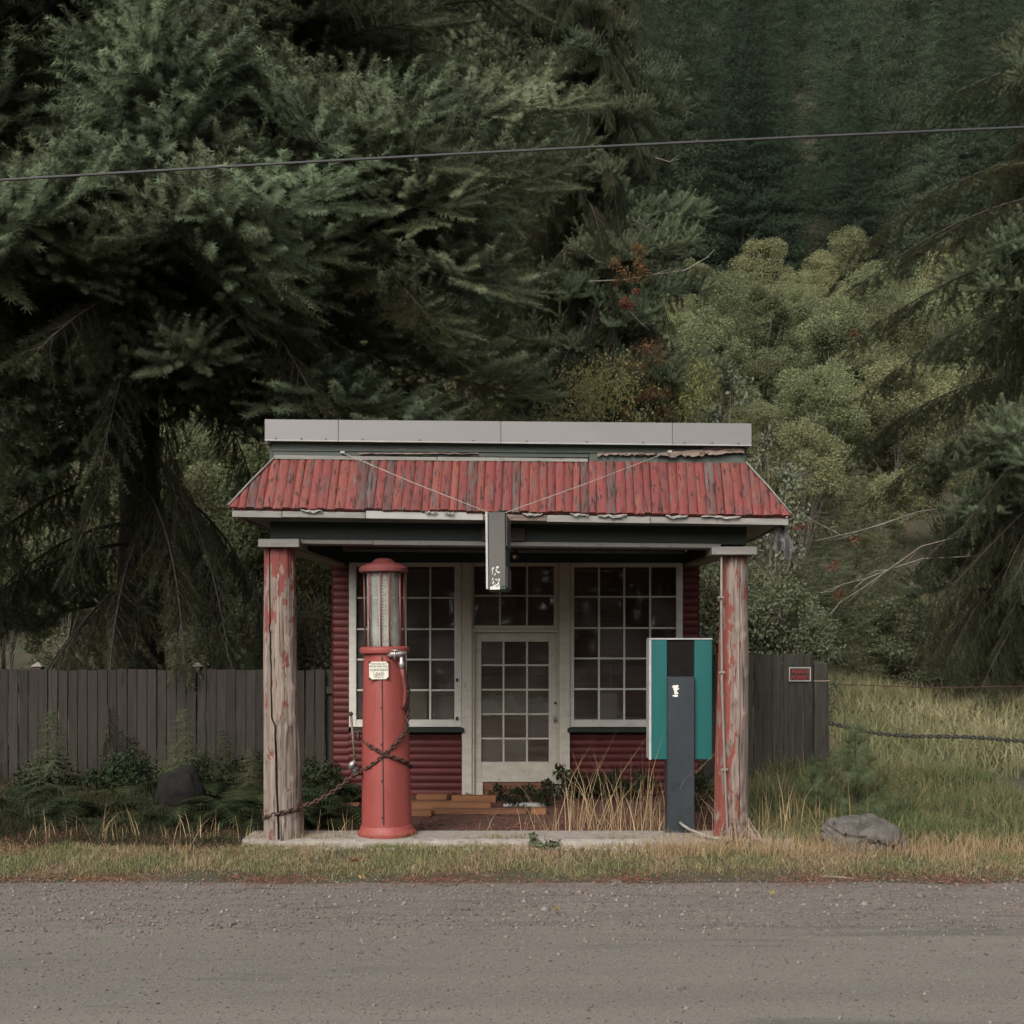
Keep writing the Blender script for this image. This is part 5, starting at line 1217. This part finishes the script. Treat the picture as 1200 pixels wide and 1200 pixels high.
spots = [(200, 2.0), (235, 1.5), (262, 2.3), (250, 1.0), (285, 1.6), (298, 2.4), (218, .9), (300, .9), (365, 2.2), (378, 2.9), (395, 1.5), (355, 1.2), (270, 3.0), (330, 2.9), (180, 1.2), (150, 2.2), (110, 1.5), (70, 2.3), (40, 1.3), (372, .9), (402, 2.6), (240, 3.2), (205, 3.0), (130, .9), (10, 2.2), (320, 1.9)]
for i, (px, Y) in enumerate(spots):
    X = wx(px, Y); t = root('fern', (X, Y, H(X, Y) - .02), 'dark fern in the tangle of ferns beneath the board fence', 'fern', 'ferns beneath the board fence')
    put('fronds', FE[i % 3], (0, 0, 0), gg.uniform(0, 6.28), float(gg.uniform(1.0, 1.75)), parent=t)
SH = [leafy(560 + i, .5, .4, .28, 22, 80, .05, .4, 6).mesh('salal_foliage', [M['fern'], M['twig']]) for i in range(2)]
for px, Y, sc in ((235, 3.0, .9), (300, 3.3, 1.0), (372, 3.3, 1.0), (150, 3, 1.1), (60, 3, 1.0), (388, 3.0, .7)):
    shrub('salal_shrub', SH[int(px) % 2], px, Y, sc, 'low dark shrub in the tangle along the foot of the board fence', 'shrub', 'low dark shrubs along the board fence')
# weeds along the wall foot and on the porch
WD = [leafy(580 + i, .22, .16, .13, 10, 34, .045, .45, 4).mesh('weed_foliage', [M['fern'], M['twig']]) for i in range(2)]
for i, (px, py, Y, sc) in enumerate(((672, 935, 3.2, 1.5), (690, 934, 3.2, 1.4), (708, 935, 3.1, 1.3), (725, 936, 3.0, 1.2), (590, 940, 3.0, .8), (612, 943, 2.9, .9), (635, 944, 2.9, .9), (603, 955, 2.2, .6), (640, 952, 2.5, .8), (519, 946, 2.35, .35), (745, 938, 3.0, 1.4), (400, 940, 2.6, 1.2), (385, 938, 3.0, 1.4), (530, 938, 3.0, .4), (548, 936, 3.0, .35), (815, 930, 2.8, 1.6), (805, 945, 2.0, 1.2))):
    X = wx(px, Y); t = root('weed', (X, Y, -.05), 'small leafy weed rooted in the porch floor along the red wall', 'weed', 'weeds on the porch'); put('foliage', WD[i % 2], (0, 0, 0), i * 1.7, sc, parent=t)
YW = leafy(590, .17, .1, .10, 9, 26, .055, .5, 5).mesh('yellow_weed', [M['bush'], M['twig']])
t = root('weed', (wx(638, -.2), -.22, -.12), 'yellow-green leafy weed in front of the broken slab edge', 'weed'); put('foliage', YW, (0, 0, 0), 0, 1.0, parent=t)

# ---- grass
def blades(name, P, h, wd, m, label, lean=.45, seed=1, bend=.5):
    g = np.random.default_rng(seed); K = len(P); P = np.asarray(P, float); h = np.broadcast_to(h, K) * g.uniform(.55, 1.3, K)
    a = g.uniform(0, 2 * np.pi, K); l = np.abs(g.normal(size=K)) * lean; dx = np.stack([np.cos(a) * l, np.sin(a) * l, np.ones(K)], 1)
    b = g.uniform(0, 2 * np.pi, K); wv = np.stack([np.cos(b), np.sin(b), 0 * b], 1) * (wd * g.uniform(.6, 1.3, K))[:, None] / 2
    mid = P + dx * (h * .55)[:, None]; tip = mid + (dx * np.array([1 + bend * 2, 1 + bend * 2, 1])) * (h * .45)[:, None] - np.array([0, 0, 1]) * (l * h * bend * .5)[:, None]
    V = np.stack([P - wv, P + wv, mid + wv * .7, mid - wv * .7, tip], 1).reshape(-1, 3)
    i = np.arange(K)[:, None] * 5; F = np.concatenate([i + [[0, 1, 2]], i + [[0, 2, 3]], i + [[3, 2, 4]]], 0)
    o = link(name, tri_mesh(name, V, F, m)); return tag(o, label, None, None, 'stuff')
def scatter(n, x0, x1, y0, y1, seed, dens=None, zo=-.01):
    g = np.random.default_rng(seed); X = g.uniform(x0, x1, n); Yy = g.uniform(y0, y1, n)
    if dens is not None:
        k = np.array([dens(x, y) for x, y in zip(X, Yy)]) > g.random(n); X, Yy = X[k], Yy[k]
    return np.array([(x, y, H(x, y) + zo) for x, y in zip(X, Yy)])
def nz(x, y, s, o=0): return mnoise.noise(Vector((x * s, y * s, o)))
x0, x1 = -6.3, 5.6
P = scatter(60000, x0, x1, -1.28, -.13, 31, lambda x, y: min(1, .9 * sm((y + 1.22 + .22 * nz(x, 0, .9) + .10 * nz(x, 3, 3.1)) / .38) * (.55 + 1.1 * nz(x, y, 1.9, 2) + .35)))
blades('verge_grass', P, np.array([.03 + .035 * sm((p[1] + 1.2) / .5) + .07 * max(0, nz(p[0], p[1], 2.3, 7)) for p in P]), .006, M['grass'], 'short green and straw coloured grass on the road verge', .7, 32)
P = scatter(9000, x0, x1, -.55, -.12, 33, lambda x, y: min(1, .08 + .75 * sm((x - .3) / 1.2) + .35 * max(0, nz(x, y, 2.2, 5))))
blades('dry_verge_grass', P, np.array([.10 + .10 * sm((p[0] - .4) / 1) for p in P]), .005, M['dry'], 'straw coloured dry grass along the broken slab edge', .5, 34)
P = scatter(7000, wx(290, 0), wx(930, 0), -.30, .02, 61, lambda x, y: max(0, .25 + 1.3 * nz(x, y, 1.6, 12)), .0); P[:, 2] = np.where(P[:, 1] > -.06, -.005, P[:, 2])
blades('slab_weeds', P, .075, .006, M['grass'], 'tufts of grass creeping over the broken slab edge', .8, 62)
# tall straw stalks around the teal dispenser and post
def stalks(name, clumps, label, seed):
    g = np.random.default_rng(seed); P, Hh = [], []
    for px, Y, n, h, sp_ in clumps:
        X = wx(px, Y)
        for _ in range(int(n * .72)): x = X + g.normal() * sp_ * 1.25; y = Y + g.normal() * .1; P.append((x, y, max(H(x, y), -.06) - .01)); Hh.append(h * g.uniform(.45, 1.3))
    return blades(name, P, np.array(Hh), .0075, M['dry'], label, .38, seed, .30)
stalks('tall_dry_grass', [(678, .55, 44, .78, .16), (700, .6, 46, .72, .14), (722, .55, 34, .42, .14), (748, .6, 46, .76, .12), (765, .55, 46, .78, .10), (655, .6, 22, .45, .1), (778, .5, 22, .5, .06), (820, .5, 14, .5, .07), (840, .35, 14, .5, .06), (640, .5, 6, .3, .1), (560, .55, 10, .34, .1), (620, .6, 9, .3, .1)], 'tall straw coloured grass stalks standing in front of the red wall and teal dispenser', 41)
stalks('tall_dry_grass', [(885, .0, 26, .5, .1), (905, .5, 34, .6, .16), (930, .7, 40, .62, .2), (960, .4, 30, .5, .2), (865, -.1, 26, .42, .07), (950, 1.6, 50, .7, .3)], 'tall straw coloured grass stalks between the two-toned post and the boulder', 42)
stalks('tall_dry_grass', [(285, .0, 26, .3, .2), (250, .2, 30, .3, .25), (375, .25, 18, .3, .12), (400, .3, 14, .25, .08), (210, .2, 30, .3, .3), (130, .2, 30, .3, .3), (60, .2, 30, .3, .3)], 'straw coloured grass stalks at the foot of the split log post', 43)
P = scatter(36000, wx(872, 0), 5.6, -.15, 3.6, 35, lambda x, y: 0 if x < 2.15 - .0 * y else min(1, .55 + .6 * nz(x, y, 1.4, 3)))
blades('rank_weeds', P, np.array([.18 + .22 * max(0, nz(p[0], p[1], 1.1, 9)) + .03 * p[1] for p in P]), .010, M['weed'], 'rank green and brown weeds below the mossy fence', .7, 36)
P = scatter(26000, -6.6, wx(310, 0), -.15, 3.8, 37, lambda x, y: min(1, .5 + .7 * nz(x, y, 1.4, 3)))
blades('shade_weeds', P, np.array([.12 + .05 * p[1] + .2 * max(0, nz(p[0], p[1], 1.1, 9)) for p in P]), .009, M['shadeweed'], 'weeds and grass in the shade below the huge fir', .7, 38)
P = scatter(52000, 2.2, 13, 3.7, 19, 39, lambda x, y: min(1, .75 + .6 * nz(x, y, .6, 3)))
blades('field_grass', P, np.array([.30 + .2 * max(0, nz(p[0], p[1], .5, 9)) for p in P]), .022, M['field'], 'pale uncut field grass beyond the mossy fence', .55, 40)
P = scatter(12000, -11, -2.3, 4.2, 13, 45, None)
blades('under_tree_grass', P, .3, .022, M['field'], 'rough grass behind the board fence', .55, 46)
# fallen needles, leaves, gravel
def slivers(name, P, size, m, label, seed, flat=.25):
    g = np.random.default_rng(seed); P = np.asarray(P); K = len(P); a = g.uniform(0, 6.28, K); s_ = size * g.uniform(.5, 1.5, K)
    d = np.stack([np.cos(a), np.sin(a), g.normal(size=K) * .25], 1); n = np.stack([-np.sin(a), np.cos(a), g.normal(size=K) * .3], 1) * flat
    V = np.stack([P - d * s_[:, None], P + n * s_[:, None], P + d * s_[:, None], P - n * s_[:, None]], 1).reshape(-1, 3); V[:, 2] = np.maximum(V[:, 2], np.repeat(P[:, 2], 4) - .002)
    return tag(link(name, tri_mesh(name, V, np.arange(4 * K).reshape(-1, 4), m)), label, None, None, 'stuff')
P = scatter(60000, x0, x1, -1.75, -.5, 51, lambda x, y: max(0, 1 - abs(y + 1.16 - .16 * nz(x, 2, 1.1)) / (.34 if y < -1.16 else .62)) ** 1.2 * (.5 + 1.0 * nz(x, y, 1.5, 4)), .008); P[:, 2] = np.maximum(P[:, 2], -.160)
slivers('needle_litter', P, .017, M['redneedle'], 'reddish drift of fallen needles where the gravel meets the grass', 52)
P = scatter(9000, x0, wx(300, 0), -.5, .8, 53, lambda x, y: max(0, .5 + .9 * nz(x, y, 1.1, 4)), .03); slivers('needle_litter', P, .018, M['redneedle'], 'reddish fallen needles in the grass beneath the huge fir', 54)
P = np.concatenate([np.array([(x, y, -.035) for x, y in zip(g0.uniform(-2.4, 2, 3000), g0.uniform(.45, 3.3, 3000))])]); slivers('porch_litter', P, .02, M['redneedle'], 'fallen brown leaves and needles over the porch floor', 55, .5)
P = scatter(26000, x0, x1, -3.5, -1.15, 56, lambda x, y: 1 if y > -2.6 else max(0, 1 - (-2.6 - y) / .8) ** 2, 0); P[:, 2] = np.where(P[:, 1] > -2.8, -.165, -.160)
def pebbles(name, P, size, m, label, seed):
    g = np.random.default_rng(seed); K = len(P); o = np.array([[1, 0, 0], [-1, 0, 0], [0, 1, 0], [0, -1, 0], [0, 0, .75], [0, 0, -.5]], float)
    s_ = size * g.lognormal(0, .55, K); rot = g.uniform(0, 6.28, K); c, q = np.cos(rot), np.sin(rot)
    T = o[None] * g.uniform(.6, 1.3, (K, 6, 1)); X = T[:, :, 0] * c[:, None] - T[:, :, 1] * q[:, None]; Yy = T[:, :, 0] * q[:, None] + T[:, :, 1] * c[:, None]
    V = np.stack([X, Yy, T[:, :, 2]], 2) * s_[:, None, None] + P[:, None, :]; f = np.array([[0, 2, 4], [2, 1, 4], [1, 3, 4], [3, 0, 4], [2, 0, 5], [1, 2, 5], [3, 1, 5], [0, 3, 5]])
    F = (np.arange(K)[:, None, None] * 6 + f[None]).reshape(-1, 3); return tag(link(name, tri_mesh(name, V.reshape(-1, 3), F, m)), label, None, None, 'stuff')
pebbles('gravel', P, .0058, M['pebble'], 'loose grey gravel on the road shoulder', 57)
P = scatter(42000, x0, x1, -5.6, -2.7, 58, lambda x, y: .45 + .55 * sm((y + 4.2) / 1.4), 0); P[:, 2] = -.160; pebbles('gravel', P, .0040, M['pebble'], 'sparse loose grit on the worn asphalt', 59)
def leaf(px, py, m, label, s_, rz):
    d = (CAMZ + .155) * FPX / (py - VY); Y = CAMY + d; x = wx(px, Y); bm = bmesh.new(); c = bm.verts.new((x, Y, H(x, Y) + .03)); V = []
    for k in range(10):
        a = rz + 2 * math.pi * k / 10; r = s_ * (1 if k % 2 == 0 else .45); V.append(bm.verts.new((x + r * math.cos(a), Y + r * math.sin(a) * .8, max(-.158, H(x, Y)) + .012 + .035 * abs(math.sin(a * 1.5)))))
    c.co.z = max(-.158, H(x, Y)) + .014
    for k in range(10): bm.faces.new((c, V[k], V[(k + 1) % 10]))
    tag(bm_obj('fallen_leaf', bm, m), label, 'leaf')
leaf(415, 1016, M['maple'], 'curled red-brown leaf on the verge in front of the red pump', .06, .3)
leaf(424, 1031, M['yleaf'], 'small yellow leaf on the gravel below the red-brown leaf', .035, 1.1)
leaf(652, 1069, M['yleaf'], 'pale leaf lying alone on the gravel nearest the asphalt', .03, .2)
leaf(905, 1050, M['yleaf'], 'pale leaf on the dark gravel patch toward the boulder', .03, 2.2)
f = Fol(); f.tube(np.array([W(962, 1027, -1.05), W(985, 1028, -1.1), W(1008, 1031, -1.15)]), [.008, .01, .005], 0, 5); tag(link('stick', f.mesh('stick', [M['twig']])), 'pale fallen stick at the road edge below the boulder', 'stick')
# the wood on the other side of the road
f = Fol(); g = np.random.default_rng(91); K = 26000
X = g.uniform(-48, 48, K); Z = g.random(K) ** .8; top = 8 + 3.0 * np.array([mnoise.noise(Vector((x * .22, 0, 5))) for x in X]); O = np.stack([X, -30 - 6 * g.random(K), -.3 + Z * top], 1)
f.tris(place(LEAF.copy(), O, g.normal(size=(K, 3)), np.full(K, .9) * g.uniform(.6, 1.4, K), g), 0)
tag(link('roadside_wood', f.mesh('roadside_wood', [M['alder']])), 'leafy wood across the road', None, None, 'stuff')
